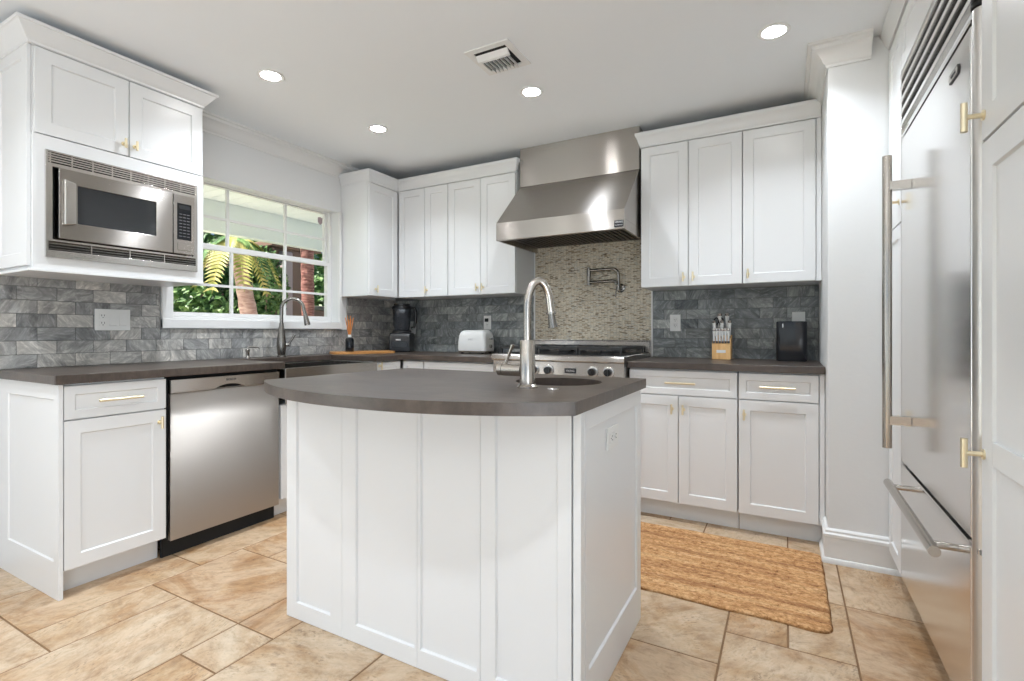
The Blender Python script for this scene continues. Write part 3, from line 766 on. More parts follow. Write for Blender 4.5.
MB().prism([(.106, 1.556), (.150, 1.566), (.150, 1.748), (.106, 1.760)], -.050, -.034, 'y').build('handle', 'polished_steel', d, bevel=.006)
cp = MB().box(.560, .664, -.034, .012, 1.498, 1.806).build('control_panel', 'brushed_stainless', mw, bevel=.002)
MB().box(.577, .647, -.0355, -.033, 1.572, 1.762).build('keypad', 'black_gloss', cp)
b = MB(); 
for r in range(8):
    for q in range(3): b.box(.586+q*.019, .600+q*.019, -.0362, -.0352, 1.588+r*.0165, 1.592+r*.0165)
b.build('key_marks', 'key_grey', cp, smooth=0)
MB().box(.585, .639, -.0362, -.0352, 1.732, 1.752).build('display', 'smoked_glass', cp)
MB().box(.579, .645, -.0365, -.033, 1.516, 1.556).build('door_button', 'brushed_stainless', cp, bevel=.0015)

# ------------------------------------------------------------------ range hood
HX0, HX1 = -1.732, -.846
h = thing('range_hood', 'large stainless chimney range hood above the range', 'range hood', (0, 0, 0))
HYF, HYC, HZ = 2.945, 3.288, 1.705
b = MB().prism([(HYF+.028, HZ), (HYF, HZ), (HYF, 1.825), (HYC-.003, 2.15), (3.57, 2.15), (3.57, 1.765), (HYF+.028, 1.765)], HX0, HX1, 'x')
b.build('canopy', 'brushed_stainless', h, bevel=.003)
for a in (HX0, HX1-.012): MB().box(a, a+.012, HYF+.029, 3.57, HZ, 1.764).build('side_skirt', 'brushed_stainless', h)
bf = MB().box(HX0+.014, HX1-.014, HYF+.03, 3.56, 1.742, 1.764)
for k in range(24): bf.box(HX0+.05+k*.0335, HX0+.068+k*.0335, HYF+.10, 3.50, 1.734, 1.7425)
bf.build('baffle_filter', 'baffle_metal', h)
MB().box(HX0+.002, HX1, HYC, 3.575, 2.153, 2.438).build('chimney', 'brushed_stainless', h, bevel=.002)
for lx in (-1.60, -1.245, -.905):
    MB().lathe([(.028, 1.7335), (.028, 1.7405), (.02, 1.7408)], (lx, HYF+.062, 0)).build('hood_lamp', 'white_plastic', h)
bg = MB().box(-.908, -.846-.006, HYF-.004, HYF+.001, 1.716, 1.756).build('badge', 'ink', h, bevel=.001)
text('VIKING', 'badge_lettering', .0155, 'pale_ink', bg, (-.880, HYF-.0045, 1.745))
text('PROFESSIONAL', 'badge_lettering', .0072, 'pale_ink', bg, (-.880, HYF-.0045, 1.727))

# pot filler ---------------------------------------------------------------------------
pf = thing('pot_filler', 'dark jointed pot filler tap folded on the mosaic above the range', 'tap', (-1.055, 3.5745, 1.405))
MB().lathe([(.033, 0), (.033, -.006), (.026, -.010), (.014, -.012)], (0, 0, 0), 28, 'y').build('wall_flange', 'dark_steel', pf)
b = MB().tube([(0, -.01, 0), (0, -.055, 0)], .013, 16).tube([(0, -.055, -.02), (0, -.055, .038)], .015, 18)
b.build('valve_body', 'dark_steel', pf)
MB().tube([(0, -.055, .035), (0, -.055, .085)]+[(-.045+.045*math.cos(a), -.055, .090+.045*math.sin(a)) for a in [PI/2*i/8 for i in range(1, 9)]]+[(-.215, -.057, .133)], .0115, 14).build('upper_arm', 'dark_steel', pf)
MB().tube([(-.222, -.057, .025), (-.222, -.057, .150)], .0150, 16).tube([(-.222, -.057, .150), (-.222, -.057, .158)], .008, 12).build('swivel_joint', 'dark_steel', pf)
MB().tube([(-.215, -.060, .045), (-.03, -.078, .047), (-.012, -.079, .043), (-.006, -.08, .02)], .0110, 14).build('lower_arm', 'dark_steel', pf)
MB().tube([(0, -.07, -.006), (-.012, -.076, -.03), (-.015, -.080, -.068)], [.007, .004, .0055], 10).build('lever', 'dark_steel', pf)

# ------------------------------------------------------------------ range
RX0, RX1 = -1.734, -.833
r = thing('range', 'stainless gas range with black knobs and cast iron grates under the hood', 'range', (RX0, 2.905, 0), 0)
RW = RX1-RX0
MB().box(.002, RW-.002, .03, .655, .09, .905).build('range_body', 'dark_steel', r, bevel=.002)
MB().prism([(-.012, .902), (-.018, .910), (-.018, .934), (-.010, .941), (.66, .941), (.66, .906), (.03, .906), (.03, .902)], 0, RW, 'x').build('cooktop_frame', 'brushed_stainless', r, bevel=.002)
pn = MB().prism([(.0, .770), (.0, .900), (.029, .900), (.029, .770)], .003, RW-.003, 'x').build('control_panel', 'brushed_stainless', r, bevel=.002)
for kx in (.095, .190, .310, .412, .704, .803):
    k = MB().lathe([(.0345, -.001), (.0345, -.007), (.029, -.009)], (kx, 0, .846), 32, 'y').build('bezel', 'polished_steel', pn)
    MB().lathe([(.0245, -.004), (.0225, -.030), (.020, -.032)], (kx, 0, .846), 28, 'y').box(kx-.0045, kx+.0045, -.040, -.030, .826, .866).build('knob', 'black_plastic', pn, bevel=.001)
bg = MB().box(.521, .596, -.0025, .001, .832, .862).build('badge', 'ink', pn)
text('VIKING', 'badge_lettering', .0175, 'pale_ink', bg, (.5585, -.003, .847))
dr = MB().box(.004, RW-.004, -.003, .029, .20, .762).build('oven_door', 'brushed_stainless', r, bevel=.003)
MB().box(.16, RW-.16, -.0045, -.0025, .34, .60).build('oven_window', 'smoked_glass', dr)
hb = MB().tube([(.06, -.052, .70), (RW-.06, -.052, .70)], .0125, 18)
for q in (.10, RW-.10): hb.tube([(q, -.052, .70), (q, -.003, .70)], .009, 12)
hb.build('handle', 'polished_steel', dr)
MB().box(.004, RW-.004, .0, .029, .095, .192).build('kick_drawer', 'brushed_stainless', r, bevel=.002)
for q in (.05, RW-.05):
    for y in (.08, .60): MB().lathe([(.02, 0), (.02, .01), (.014, .012), (.014, .09)], (q, y, 0), 16).build('leg', 'polished_steel', r)
MB().box(.02, RW-.02, .03, .60, .941, .945).build('burner_tray', 'matte_black', r)
bgd = MB().box(0, RW, .605, .662, .942, 1.022).box(0, RW, .600, .664, 1.0225, 1.030).build('backguard', 'brushed_stainless', r, bevel=.003)
for gi in range(3):
    gx = .03+gi*.282; gw = .275
    g = MB()
    for a in (0, gw-.012): g.box(gx+a, gx+a+.012, .05, .585, .975, .993)
    for y in (.05, .185, .312, .439, .573): g.box(gx+.012, gx+gw-.012, y, y+.012, .975, .993)
    for cy in (.18, .455):
        for k in range(8):
            an = k*PI/4; g.tube([(gx+gw/2+.035*math.cos(an), cy+.035*math.sin(an), .988), (gx+gw/2+.115*math.cos(an), cy+.105*math.sin(an), .986)], .007, 6)
    for a in (.004, gw-.010):
        for y in (.056, .575): g.box(gx+a-.004, gx+a+.008, y-.004, y+.008, .945, .976)
    g.build('grate', 'cast_iron', r)
    for cy in (.18, .455):
        MB().lathe([(.052, .9455), (.052, .952), (.040, .954), (.040, .966), (.030, .969)], (gx+gw/2, cy, 0), 28).build('burner', 'cast_iron', r)

# ------------------------------------------------------------------ refrigerator wall (faces -x)
PX = .405
def right(name, label, cat, y): return thing(name, label, cat, (PX, y, 0), -PI/2)
fr = right('refrigerator', 'tall built-in stainless refrigerator with bottom freezer drawer and louvred top', 'refrigerator', 2.531)
FW = .949
MB().box(.002, FW-.002, .03, .62, .10, 2.128).build('cabinet_case', 'dark_steel', fr)
MB().box(.002, FW-.002, .06, .08, 0, .098).build('toe_grille', 'matte_black', fr)
d = MB().box(.004, .872, 0, .028, .572, 1.858).build('door', 'door_stainless', fr, bevel=.004)
hb = MB().tube([(.185, -.072, .652), (.185, -.072, 1.752)], .0155, 24)
for z in (.757, 1.637): hb.box(.170, .200, -.066, -.001, z-.016, z+.016)
hb.build('handle', 'faucet_steel', d)
d2 = MB().box(.004, .872, 0, .028, .105, .558).build('freezer_drawer', 'door_stainless', fr, bevel=.004)
hb = MB().tube([(.12, -.060, .505), (.82, -.060, .505)], .0145, 24)
for q in (.18, .76): hb.tube([(q, -.060, .505), (q, -.001, .505)], .010, 16)
hb.build('handle', 'faucet_steel', d2)
MB().box(.876, .905, .002, .03, .105, 1.868).tube([(.924, .012, .105), (.924, .012, 1.868)], .021, 28).build('hinge_column', 'satin_column', fr)
MB().tube([(.924, .012, 1.872), (.924, .012, 1.882)], .024, 28).tube([(.924, .012, 1.886), (.924, .012, 1.896)], .024, 28).build('hinge', 'matte_black', fr)
MB().box(.875, .946, -.004, .03, .556, .570).build('hinge_bracket', 'polished_steel', fr, bevel=.002)
g = MB().box(.002, .010, 0, .03, 1.868, 2.124).box(FW-.010, FW-.002, 0, .03, 1.905, 2.124).box(.010, FW-.010, 0, .03, 2.116, 2.124).box(.010, .87, 0, .03, 1.866, 1.874)
g.build('louvre_frame', 'door_stainless', fr, bevel=.001)
g = MB()
for k in range(5): z = 1.884+k*.0475; g.prism([(-.004, z+.026), (-.004, z+.042), (.004, z+.043), (.034, z+.012), (.034, z+.004), (.012, z+.024)], .011, FW-.011, 'x')
g.build('louvre', 'door_stainless', fr)
bd = MB().prism([(.700+.0, 1.782), (.775, 1.782), (.782, 1.795), (.775, 1.808), (.700, 1.808), (.693, 1.795)], -.003, -.0005, 'y').build('badge', 'ink', d)
MB().prism([(.703, 1.7855), (.772, 1.7855), (.777, 1.795), (.772, 1.8045), (.703, 1.8045), (.698, 1.795)], -.0036, -.003, 'y').build('badge_plate', 'polished_steel', bd)
text('VIKING', 'badge_lettering', .014, 'ink', bd, (.7375, -.0038, 1.795))

tall = right('tall_filler_cabinet', 'narrow tall white cabinet between the pier and the refrigerator', 'cabinet', 2.8135)
MB().box(.001, .279, .021, .62, .10, 2.36).build('cabinet_body', WP, tall)
MB().box(.001, .279, .065, .08, 0, .098).build('toe_kick', WP, tall)
for z0, z1, hz in ((.104, 1.530, .735), (1.536, 2.345, 1.622)):
    d = MB().shaker(.003, .277, z0, z1, fw=.055).build('door', WP, tall, bevel=.0012)
    t_pull(d, .240, hz, .068, .034, .0065)
ov = right('over_refrigerator_cabinet', 'white two-door cabinet above the refrigerator louvres', 'cabinet', 2.531)
MB().box(.001, FW-.001, .021, .62, 2.134, 2.36).build('cabinet_body', WP, ov)
for a, b_ in ((.003, .473), (.476, .946)):
    MB().shaker(a, b_, 2.136, 2.345, fw=.05).build('door', WP, ov, bevel=.0012)
pa = right('pantry_cabinet', 'tall white pantry cabinet with brass pulls nearest the camera on the right', 'cabinet', 1.579)
MB().box(.001, .619, .021, .62, .10, 2.36).build('cabinet_body', WP, pa)
MB().box(.001, .619, .065, .08, 0, .098).build('toe_kick', WP, pa)
d = MB().shaker(.003, .617, 1.539, 2.345, fw=.068).build('door', WP, pa, bevel=.0012); t_pull(d, .020, 1.596, .068, .036, .0070)
d = MB().shaker(.003, .617, .104, 1.532, fw=.068).build('door', WP, pa, bevel=.0012); t_pull(d, .020, .803, .068, .036, .0070)
MB().box(.072, .548, .0, .0068, .786, .842).build('mid_rail', WP, d, bevel=.002)
o = MB().sweep([(PX, 2.8135), (PX, .962)], [(-.0+.0, 0), (.004, .0), (.004, .012), (.012, .020), (.024, .052), (.030, .060), (.032, .074), (-.015, .074), (-.015, 0)], 2.362).build('cabinet_crown', WP)
tag(o, 'white crown moulding above the refrigerator and pantry', 'moulding')

# ------------------------------------------------------------------ ceiling fittings
can = thing('recessed_light', 'recessed ceiling light nearest the microwave cabinet', 'ceiling light', (-2.386, 1.716, ZC-.0005), 0, 'recessed ceiling lights')
MB().lathe([(.048, -.0005), (.066, -.0005), (.068, -.003), (.064, -.0065), (.050, -.005), (.046, -.0015)], seg=40, caps=False).build('trim_ring', 'white_trim_paint', can)
MB().lathe([(.0465, -.0035), (.0465, -.001), ], seg=40).build('lens', 'lamp_lens', can)
ld = bpy.data.lights.new('lamp', 'AREA'); ld.shape = 'DISK'; ld.size = .09; ld.energy = CAN_W; ld.color = (.84, .915, 1); ld.spread = math.radians(128)
lo = bpy.data.objects.new('lamp', ld); C.objects.link(lo); lo.parent = can; lo.location = (0, 0, -.008)
dup(can, (-2.384, 2.506, ZC-.0005), label='recessed ceiling light beside the corner wall cabinets')
dup(can, (-1.259, 2.534, ZC-.0005), label='recessed ceiling light in front of the hood chimney')
dup(can, (-.050, 2.546, ZC-.0005), label='recessed ceiling light nearest the plaster pier')
for k, (lx, ly) in enumerate(((-2.36, .3), (-.95, .3), (-2.36, -1.5), (-.7, -1.5))):  # unseen cans added for more even light in the room
    dup(can, (lx, ly, ZC-.0005), label='added unseen ceiling light behind the camera')
v = thing('ceiling_vent', 'square white ceiling air vent with curved louvres', 'vent', (-1.247, 2.139, ZC), 0)
MB().plate([(-.122, -.122), (.122, -.122), (.122, .122), (-.122, .122)], [[(-.088, -.088), (.088, -.088), (.088, .088), (-.088, .088)]], -.008, -.0005).build('frame', 'white_trim_paint', v, bevel=.003)
MB().box(-.088, .088, -.088, .088, -.0022, -.0007).build('duct_shadow', 'dark_gap', v)
g = MB()
g.prism([(-.066, -.005), (-.058, -.005), (-.030, -.026), (-.034, -.030), (-.048, -.028)], -.086, .086, 'x')
g.build('blade', 'white_trim_paint', v)
g = MB()
for k in range(7): q = -.066+k*.021; g.prism([(q, -.006), (q+.010, -.030), (q+.013, -.030), (q+.004, -.006)], -.028, .084, 'y')
g.build('louvre', 'white_trim_paint', v)

# ------------------------------------------------------------------ things on the counters
t = thing('countertop_blender', 'black countertop blender with a dark clear jar in the back corner', 'blender', (-2.955, 3.40, CT), math.radians(28))
t.scale = (1.06, 1.06, 1.0)
MB().prism([(-.085, 0), (.085, 0), (.085, .13), (.070, .165), (-.070, .165), (-.085, .13)], -.085, .085, 'x').build('motor_base', 'black_plastic', t, bevel=.008)
MB().box(-.060, .060, -.0875, -.084, .040, .090).build('button_panel', 'black_gloss', t, bevel=.001)
MB().box(-.030, .010, -.089, -.0872, .100, .112).build('maker_mark', 'pale_ink', t)
MB().lathe([(.078, .166), (.078, .180), (.070, .190)], seg=32).build('jar_collar', 'black_plastic', t)
MB().lathe([(.062, .190), (.070, .24), (.076, .36), (.077, .372), (.073, .372), (.072, .36), (.066, .24), (.058, .196)], seg=12).build('jar', 'jar_glass', t, smooth=20)
MB().tube([(0, 0, .191), (0, 0, .33)], .008, 10).box(-.045, .045, -.004, .004, .20, .206).box(-.004, .004, -.045, .045, .25, .256).box(-.04, .04, -.004, .004, .30, .306).build('blades', 'dark_steel', t)
MB().lathe([(.080, .373), (.080, .395), (.066, .402), (.066, .418), (.03, .422)], seg=32).build('lid', 'black_plastic', t)
MB().tube([(.070, 0, .385), (.105, 0, .38), (.115, 0, .35), (.112, 0, .26), (.100, 0, .215), (.072, 0, .21)], [.010, .012, .013, .013, .011, .009], 12).build('handle', 'black_plastic', t)

t = thing('reed_diffuser', 'small dark blue bottle with brown reeds below the window end', 'diffuser', (-3.02, 2.862, .9325), 0)
t.scale = (1.2, 1.2, 1.18)
MB().lathe([(.026, 0), (.027, .003), (.027, .078), (.022, .090), (.011, .096)], seg=32).build('bottle', 'black_gloss', t)
MB().lathe([(.0115, .096), (.0115, .112), (.008, .113)], seg=20).build('collar', 'white_plastic', t)
for k in range(7):
    a = k*.9+.3; q = .010+.022*((k*37) % 10)/10
    MB().tube([(q*.15*math.cos(a), q*.15*math.sin(a), .10), (q*math.cos(a), q*math.sin(a), .215+.012*(k % 3))], .0026, 8).build('reed', 'reed', t)
b = MB(); pts = []
for k in range(28):
    a = 2*PI*k/28; ca, sa = math.cos(a), math.sin(a)
    pts.append((math.copysign(abs(ca)**.45, ca)*.255, math.copysign(abs(sa)**.6, sa)*.115))
b.plate(pts, [], 0, .018)
o = b.build('cutting_board', 'board_wood', None, bevel=.004, loc=(-3.0, 2.985, CT)); o.rotation_euler = (0, 0, math.radians(62))
tag(o, 'light wooden cutting board lying on the counter at the inner corner', 'cutting board')

t = thing('toaster', 'white retro toaster with rounded corners on the back counter', 'toaster', (-2.195, 3.415, CT), 0)
t.scale = (.87, .9, .95)
def rrect(w_, d_, r, n=6):
    p = []
    for cx, cy, a0 in ((w_-r, d_-r, 0), (-w_+r, d_-r, PI/2), (-w_+r, -d_+r, PI), (w_-r, -d_+r, 1.5*PI)):
        p += [(cx+r*math.cos(a0+PI/2*k/n), cy+r*math.sin(a0+PI/2*k/n)) for k in range(n+1)]
    return p
def loft(secs):
    b = MB(); rows = [[b.bm.verts.new((x, y, z)) for x, y in rrect(w_, d_, r)] for w_, d_, r, z in secs]
    n = len(rows[0])
    for a, c_ in zip(rows, rows[1:]):
        for k in range(n): b.bm.faces.new((a[k], a[(k+1) % n], c_[(k+1) % n], c_[k]))
    b.bm.faces.new(rows[0][::-1]); b.bm.faces.new(rows[-1]); return b
loft([(.148, .090, .03, .024), (.152, .094, .035, .04), (.150, .092, .035, .10), (.146, .088, .04, .15), (.138, .080, .045, .178), (.122, .066, .045, .193), (.10, .05, .04, .198)]).build('body', 'white_plastic', t)
loft([(.146, .088, .03, .010), (.149, .091, .03, .0235)]).build('base_ring', 'polished_steel', t)
for q in (-.11, .11):
    for y in (-.06, .06): MB().lathe([(.012, 0), (.014, .010)], (q, y, 0), 14).build('foot', 'black_plastic', t)
for y in (-.022, .022): MB().box(-.075, .075, y-.012, y+.012, .1975, .1995).build('slot', 'matte_black', t)
MB().box(.1515, .172, -.016, .016, .118, .130).build('lever', 'polished_steel', t, bevel=.003)
MB().lathe([(.016, .150), (.015, .166), (.012, .168)], (0, 0, .062), 24, 'x').build('dial', 'polished_steel', t)
text('SMEG', 'maker_mark', .022, 'pale_ink', t, (0, -.0935, .118))

# knife block
kb = thing('knife_block', 'light wooden knife block with a small white plate on its front', 'knife block', (-.362, 3.47, CT), 0)
MB().prism([(-.055, 0), (.055, 0), (.055, .155), (-.010, .135), (-.055, .098)], -.055, .055, 'x').build('block', 'maple_wood', kb, bevel=.003)
MB().box(-.028, .026, -.0570, -.0552, .042, .060).build('name_plate', 'white_plastic', kb, bevel=.0005)
def knife(L, big):
    k = thing('kitchen_knife', 'x', 'knife', (0, 0, 0), 0, 'knives in the wooden block')
    MB().tube([(0, 0, 0), (0, 0, .014)], .0075, 12).build('bolster', 'polished_steel', k)
    MB().tube([(0, 0, .014), (0, 0, L*.5), (0, .001, L-.016)], [.0065+.002*big, .0062+.002*big, .0082+.002*big], 12).build('handle', 'white_plastic', k)
    MB().tube([(0, .001, L-.016), (0, .0015, L-.006), (0, .0015, L)], [.0088+.002*big, .0095+.002*big, .007], 14).build('end_cap', 'polished_steel', k)
    return k
k0, k1 = knife(.095, 0), knife(.115, 1)
names = ['leftmost', 'second from left', 'third from left', 'fourth from left', 'fifth from left', 'rightmost']
used = set()
for i in range(6):
    p = (-.362-.043+i*.0172, 3.47-.052, CT+.1035); lb = '%s short steak knife in the front row of the knife block' % names[i]
    k = k0 if i == 0 else dup(k0, p)
    k.location = p; k['label'] = lb; k.rotation_euler = (math.radians(10), 0, 0)
for i, (dx, dy, lb) in enumerate(((-.040, -.018, 'left knife in the middle row of the knife block'), (.002, -.016, 'middle knife in the middle row of the knife block'), (.042, -.014, 'right knife in the middle row of the knife block'))):
    p = (-.362+dx, 3.47+dy, CT+.137+dy*.2); k = k1 if i == 0 else dup(k1, p)
    k.location = p; k['label'] = lb; k.rotation_euler = (math.radians(9), math.radians(-3+3*i), 0)
for i, (dx, L, lb) in enumerate(((-.016, .13, 'tall left knife at the back of the knife block'), (.028, .14, 'tall right knife at the back of the knife block'))):
    k = dup(k1, (-.362+dx, 3.47+.030, CT+.1535)); k['label'] = lb; k.rotation_euler = (math.radians(7), 0, 0); k.scale = (1.25, 1.25, 1.25)
sc_ = thing('kitchen_scissors', 'black-handled kitchen scissors at the back left of the knife block', 'scissors', (-.362-.022, 3.47+.012, CT+.178), 0)
MB().tube([(0, 0, -.012), (0, 0, .045)], .006, 10).build('blades', 'polished_steel', sc_)
b = MB()
for s_ in (-1, 1): b.tube([(s_*.004, 0, .04)]+[(s_*(.014-.013*math.cos(a)), 0, .066+.020*math.sin(a)) for a in [-PI/2+2*PI*k/14 for k in range(14)]], .0042, 8)
b.build('handles', 'black_plastic', sc_)

t = thing('black_canister', 'tall glossy black box-shaped canister on the right counter by the pier', 'canister', (.026, 3.44, CT), 0)
loft([(.080, .060, .022, .004), (.081, .061, .022, .01), (.080, .060, .022, .232), (.077, .057, .022, .236)]).build('body', 'black_gloss', t)
loft([(.072, .052, .02, 0), (.072, .052, .02, .004)]).build('base', 'matte_black', t)
MB().box(-.048, -.043, -.0625, -.0600, .200, .222).build('status_mark', 'white_plastic', t)

# ------------------------------------------------------------------ jute rug
b = MB(); n = 34
RXa, RXb, RYa, RYb = -1.05, .150, 2.125, 2.872
pts = []
import itertools
def wob(t, s): return .003*math.sin(t*9+s)+.0015*math.sin(t*23+2*s)
NX, NY = 150, 60
rows = []
for j in range(NY+1):
    row = []
    for i in range(NX+1):
        u, v_ = i/NX, j/NY
        # strands run along x: ribbed relief, rounded edge
        xx = RXa+(RXb-RXa)*u; yy = RYa+(RYb-RYa)*v_
        e = min(u*(RXb-RXa), (1-u)*(RXb-RXa), v_*(RYb-RYa), (1-v_)*(RYb-RYa))
        z = .0125*min(1, (e/.012)**.5 if e > 0 else 0)+.0022*math.sin(v_*PI*2*19)+.0016*math.sin(u*190+(j%3)*2.1)*(1 if 2<j<NY-2 else 0)
        if j in (0, NY) or i in (0, NX): z = .001
        xx += .4*wob(v_*3, 1)*(u > .9)+(.012*math.sin(v_*PI)*(1 if u > .5 else -1))*0
        yy += wob(u*2.2, 4)*(1 if v_ < .1 or v_ > .9 else 0)
        # soften the four corners
        cx_, cy_ = min(u*(RXb-RXa), (1-u)*(RXb-RXa)), min(v_*(RYb-RYa), (1-v_)*(RYb-RYa))
        R_ = .05
        if cx_ < R_ and cy_ < R_:
            dx, dy = (R_-cx_)/R_, (R_-cy_)/R_; m_ = max(dx, dy); l_ = math.hypot(dx, dy)
            f_ = m_/l_ if l_ else 1
            nx_, ny_ = dx*f_, dy*f_
            sx_ = 1 if u > .5 else -1; sy_ = 1 if v_ > .5 else -1
            xx = (RXb-R_ if sx_ > 0 else RXa+R_)+sx_*nx_*R_; yy = (RYb-R_ if sy_ > 0 else RYa+R_)+sy_*ny_*R_
        row.append(b.bm.verts.new((xx, yy, z)))
    rows.append(row)
for a, c_ in zip(rows, rows[1:]):
    for i in range(NX): b.bm.faces.new((a[i], a[i+1], c_[i+1], c_[i]))
bmesh.ops.contextual_create(b.bm, geom=[e for e in b.bm.edges if e.is_boundary])
o = b.build('jute_rug', 'jute', None, smooth=180)
tag(o, 'woven natural jute rug lying in front of the right base cabinets', 'rug')

# ------------------------------------------------------------------ outside the window
struct(MB().box(-6.7, XL-.145, -6, 16, -.12, -.08).build('bounce_slab', 'pale_bounce'))  # unseen pale slab added to bounce light onto the porch soffit
g = struct(MB().box(-30, XL-.15, -12, 30, -.3, -.12).build('ground_outside', 'grass')); g.name = 'garden_ground'
porch = struct(MB().box(-5.25, XL-.145, -3, 9, 2.46, 2.52).build('porch_soffit', 'soffit_paint', smooth=0))
b = MB()
for k in range(80): b.box(-5.2, XL-.15, -2.98+k*.15, -2.98+k*.15+.142, 2.450, 2.4595)
b.build('beadboard', 'soffit_paint', porch, smooth=0)
MB().box(-5.32, -5.21, -3, 9, 2.125, 2.52).build('beam', 'soffit_paint', porch, bevel=.006)
hs = thing('garden_building', 'brown stucco outbuilding seen through the kitchen window', 'building', (0, 0, 0))
MB().box(-10.5, -7.5, 5.45, 6.25, -.12, 2.50).build('wall', 'stucco', hs, bevel=.02)
MB().box(-7.49, -7.38, 5.53, 5.73, -.12, 2.44).build('corner_pilaster', 'pale_stucco', hs, bevel=.02)
MB().box(-10.6, -7.40, 5.35, 6.35, 2.501, 2.60).build('roof_edge', 'stucco', hs, bevel=.02)
lw = thing('garden_wall', 'low brown garden wall with a grey stone ledge outside the window', 'wall', (0, 0, 0))
MB().box(-8.6, -8.4, 3.2, 11.0, -.12, 1.52).build('wall', 'stucco', lw, bevel=.01)
MB().box(-8.66, -8.34, 3.2, 11.0, 1.521, 1.61).build('ledge', 'stone_ledge', lw, bevel=.02)

def foliage(b, c, rad, n, size, flat=0):
    r = rnd
    for _ in range(n):
        while True:
            p = Vector((r.uniform(-1, 1), r.uniform(-1, 1), r.uniform(-1, 1)))
            if .25 < p.length < 1: break
        p = Vector((p.x*rad[0], p.y*rad[1], p.z*rad[2]))+Vector(c)
        d = Vector((r.gauss(0, 1), r.gauss(0, 1), r.gauss(0, .8))).normalized(); s_ = size*r.uniform(.6, 1.3)
        sd = d.cross(Vector((r.gauss(0, 1), r.gauss(0, 1), r.gauss(0, 1)))).normalized()*s_*.34; nn = d.cross(sd).normalized()*s_*.10
        v = [p-d*s_*.5, p+sd+nn, p+d*s_*.5, p-sd+nn, p]
        q = [b.bm.verts.new(x) for x in v]
        b.bm.faces.new((q[0], q[1], q[4])); b.bm.faces.new((q[1], q[2], q[4])); b.bm.faces.new((q[2], q[3], q[4])); b.bm.faces.new((q[3], q[0], q[4]))
def shrub(name, label, c, rad, n, size, m, stem='pink_bark'):
    t = thing(name, label, 'shrub', (c[0], c[1], -.12)); o = (0, 0, c[2]+.12)
    b = MB(); foliage(b, o, rad, n, size); b.build('foliage', m, t, smooth=0)
    b = MB()
    for k in range(6):
        a = k*1.05; b.tube([(0.04*math.cos(a), .04*math.sin(a), 0), (rad[0]*.3*math.cos(a), rad[1]*.3*math.sin(a), o[2]*.6), (rad[0]*.55*math.cos(a), rad[1]*.55*math.sin(a), o[2]+rad[2]*.3)], [.03, .02, .008], 6)
    b.build('stem', stem, t)
shrub('garden_shrub', 'bright green leafy shrub seen through the lower left window panes', (-7.1, 3.75, .85), (.7, .95, .95), 3200, .13, 'leaf_green')
shrub('garden_shrub', 'dark green shrub filling the left window panes behind the palm', (-8.0, 4.3, 1.5), (.9, 1.1, 1.6), 3600, .15, 'leaf_dark')
shrub('garden_shrub', 'green shrub between the pink palm and the brown building', (-7.0, 4.85, 1.75), (.35, .42, .65), 1300, .11, 'leaf_green')
shrub('garden_shrub', 'green shrub behind the red palm at the right window pane', (-9.4, 8.1, 1.7), (.8, .9, .75), 1800, .16, 'leaf_green')
shrub('hedge_tree', 'tall dark tree behind the garden wall on the left', (-11.5, 4.2, 2.4), (1.5, 2.6, 2.3), 5200, .26, 'leaf_dark')
shrub('hedge_tree', 'tall green tree behind the brown building', (-13.0, 9.4, 2.0), (1.5, 2.8, 2.0), 4600, .28, 'leaf_green')

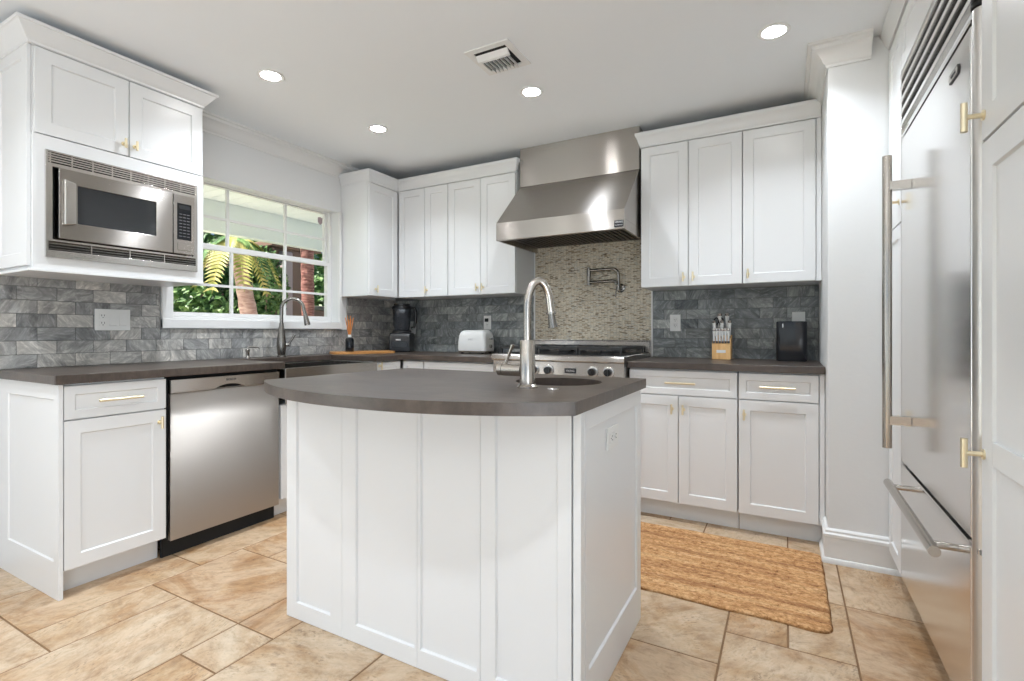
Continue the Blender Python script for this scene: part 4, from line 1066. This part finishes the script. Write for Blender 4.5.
def palm(label, base, top, r0, r1, m, nf, fl, leafm, droop=1.0):
    t = thing('palm_tree', label, 'palm tree', (base[0], base[1], base[2]))
    n = 26; P = [Vector((0, 0, 0)).lerp(Vector(top)-Vector(base), i/n) for i in range(n+1)]
    rr = []
    for i in range(n+1):
        q = r0+(r1-r0)*i/n; rr.append(q*(1.05 if i % 2 else .97))
    MB().tube(P, rr, 18).build('trunk', m, t)
    T = P[-1]
    for k in range(nf):
        a = 2*PI*k/nf+.35; L = fl*rnd.uniform(.85, 1.1); el = rnd.uniform(.1, .9)
        b = MB(); pts = []
        for i in range(13):
            s_ = i/12; out = L*s_; pts.append(T+Vector((math.cos(a)*out*.92, math.sin(a)*out*.92, el*out*.55-droop*.75*L*s_**2)))
        b.tube(pts, [.012*(1-.8*i/12) for i in range(13)], 5)
        sv = Vector((-math.sin(a), math.cos(a), 0))
        for i in range(2, 13):
            for h_ in (0, .5):
                q = pts[i-1].lerp(pts[i], h_)
                for s_ in (-1, 1):
                    ll = L*.34*(1-abs(i/12-.45)*.9); tip = q+sv*s_*ll+Vector((math.cos(a)*ll*.5, math.sin(a)*ll*.5, -ll*.55)); wd = (pts[i]-pts[i-1]).normalized()*.016
                    v = [b.bm.verts.new(x) for x in (q-wd, q+wd, q.lerp(tip, .55)+wd*.9+Vector((0, 0, .01)), tip, q.lerp(tip, .55)-wd*.9+Vector((0, 0, .01)))]
                    b.bm.faces.new((v[0], v[1], v[2], v[4])); b.bm.faces.new((v[2], v[3], v[4]))
        b.build('frond', leafm if k % 3 else 'leaf_green', t, smooth=0)
palm('leaning palm with a smooth pink trunk outside the left window panes', (-5.6, 4.02, -.078), (-5.6, 3.56, 2.18), .15, .06, 'pink_bark', 9, .50, 'leaf_yellow', 2.0)
palm('palm with a rough reddish trunk in front of the brown building', (-6.3, 5.17, -.078), (-6.3, 5.12, 3.6), .085, .095, 'red_bark', 11, 1.2, 'leaf_green', 1.3)
def strap(label, c, n, L, m, el0=.9):
    t = thing('strap_leaf_plant', label, 'plant', (c[0], c[1], -.078))
    for k in range(n):
        a = 2*PI*k/n+.2; LL = L*rnd.uniform(.8, 1.15); b = MB(); P = []
        for i in range(9):
            s_ = i/8; P.append(Vector((math.cos(a)*LL*.6*s_, math.sin(a)*LL*.6*s_, LL*(1.25*s_-.62*s_*s_*el0))))
        sv = Vector((-math.sin(a), math.cos(a), 0)); A, B = [], []
        for i, p in enumerate(P):
            w_ = .065*math.sin(PI*min(.98, .12+i/8*.86)); A.append(b.bm.verts.new(p+sv*w_)); B.append(b.bm.verts.new(p-sv*w_))
        mid = [b.bm.verts.new(p-Vector((0, 0, .015))) for p in P]
        for i in range(8): b.bm.faces.new((A[i], A[i+1], mid[i+1], mid[i])); b.bm.faces.new((mid[i], mid[i+1], B[i+1], B[i]))
        b.build('leaf', m, t, smooth=60)
strap('arching green strap-leaf plant low behind the right window pane', (-6.0, 5.55, 0), 10, 1.25, 'leaf_green')
strap('yellow-green strap-leaf plant at the foot of the pink palm', (-5.5, 4.35, 0), 10, 1.2, 'leaf_yellow')
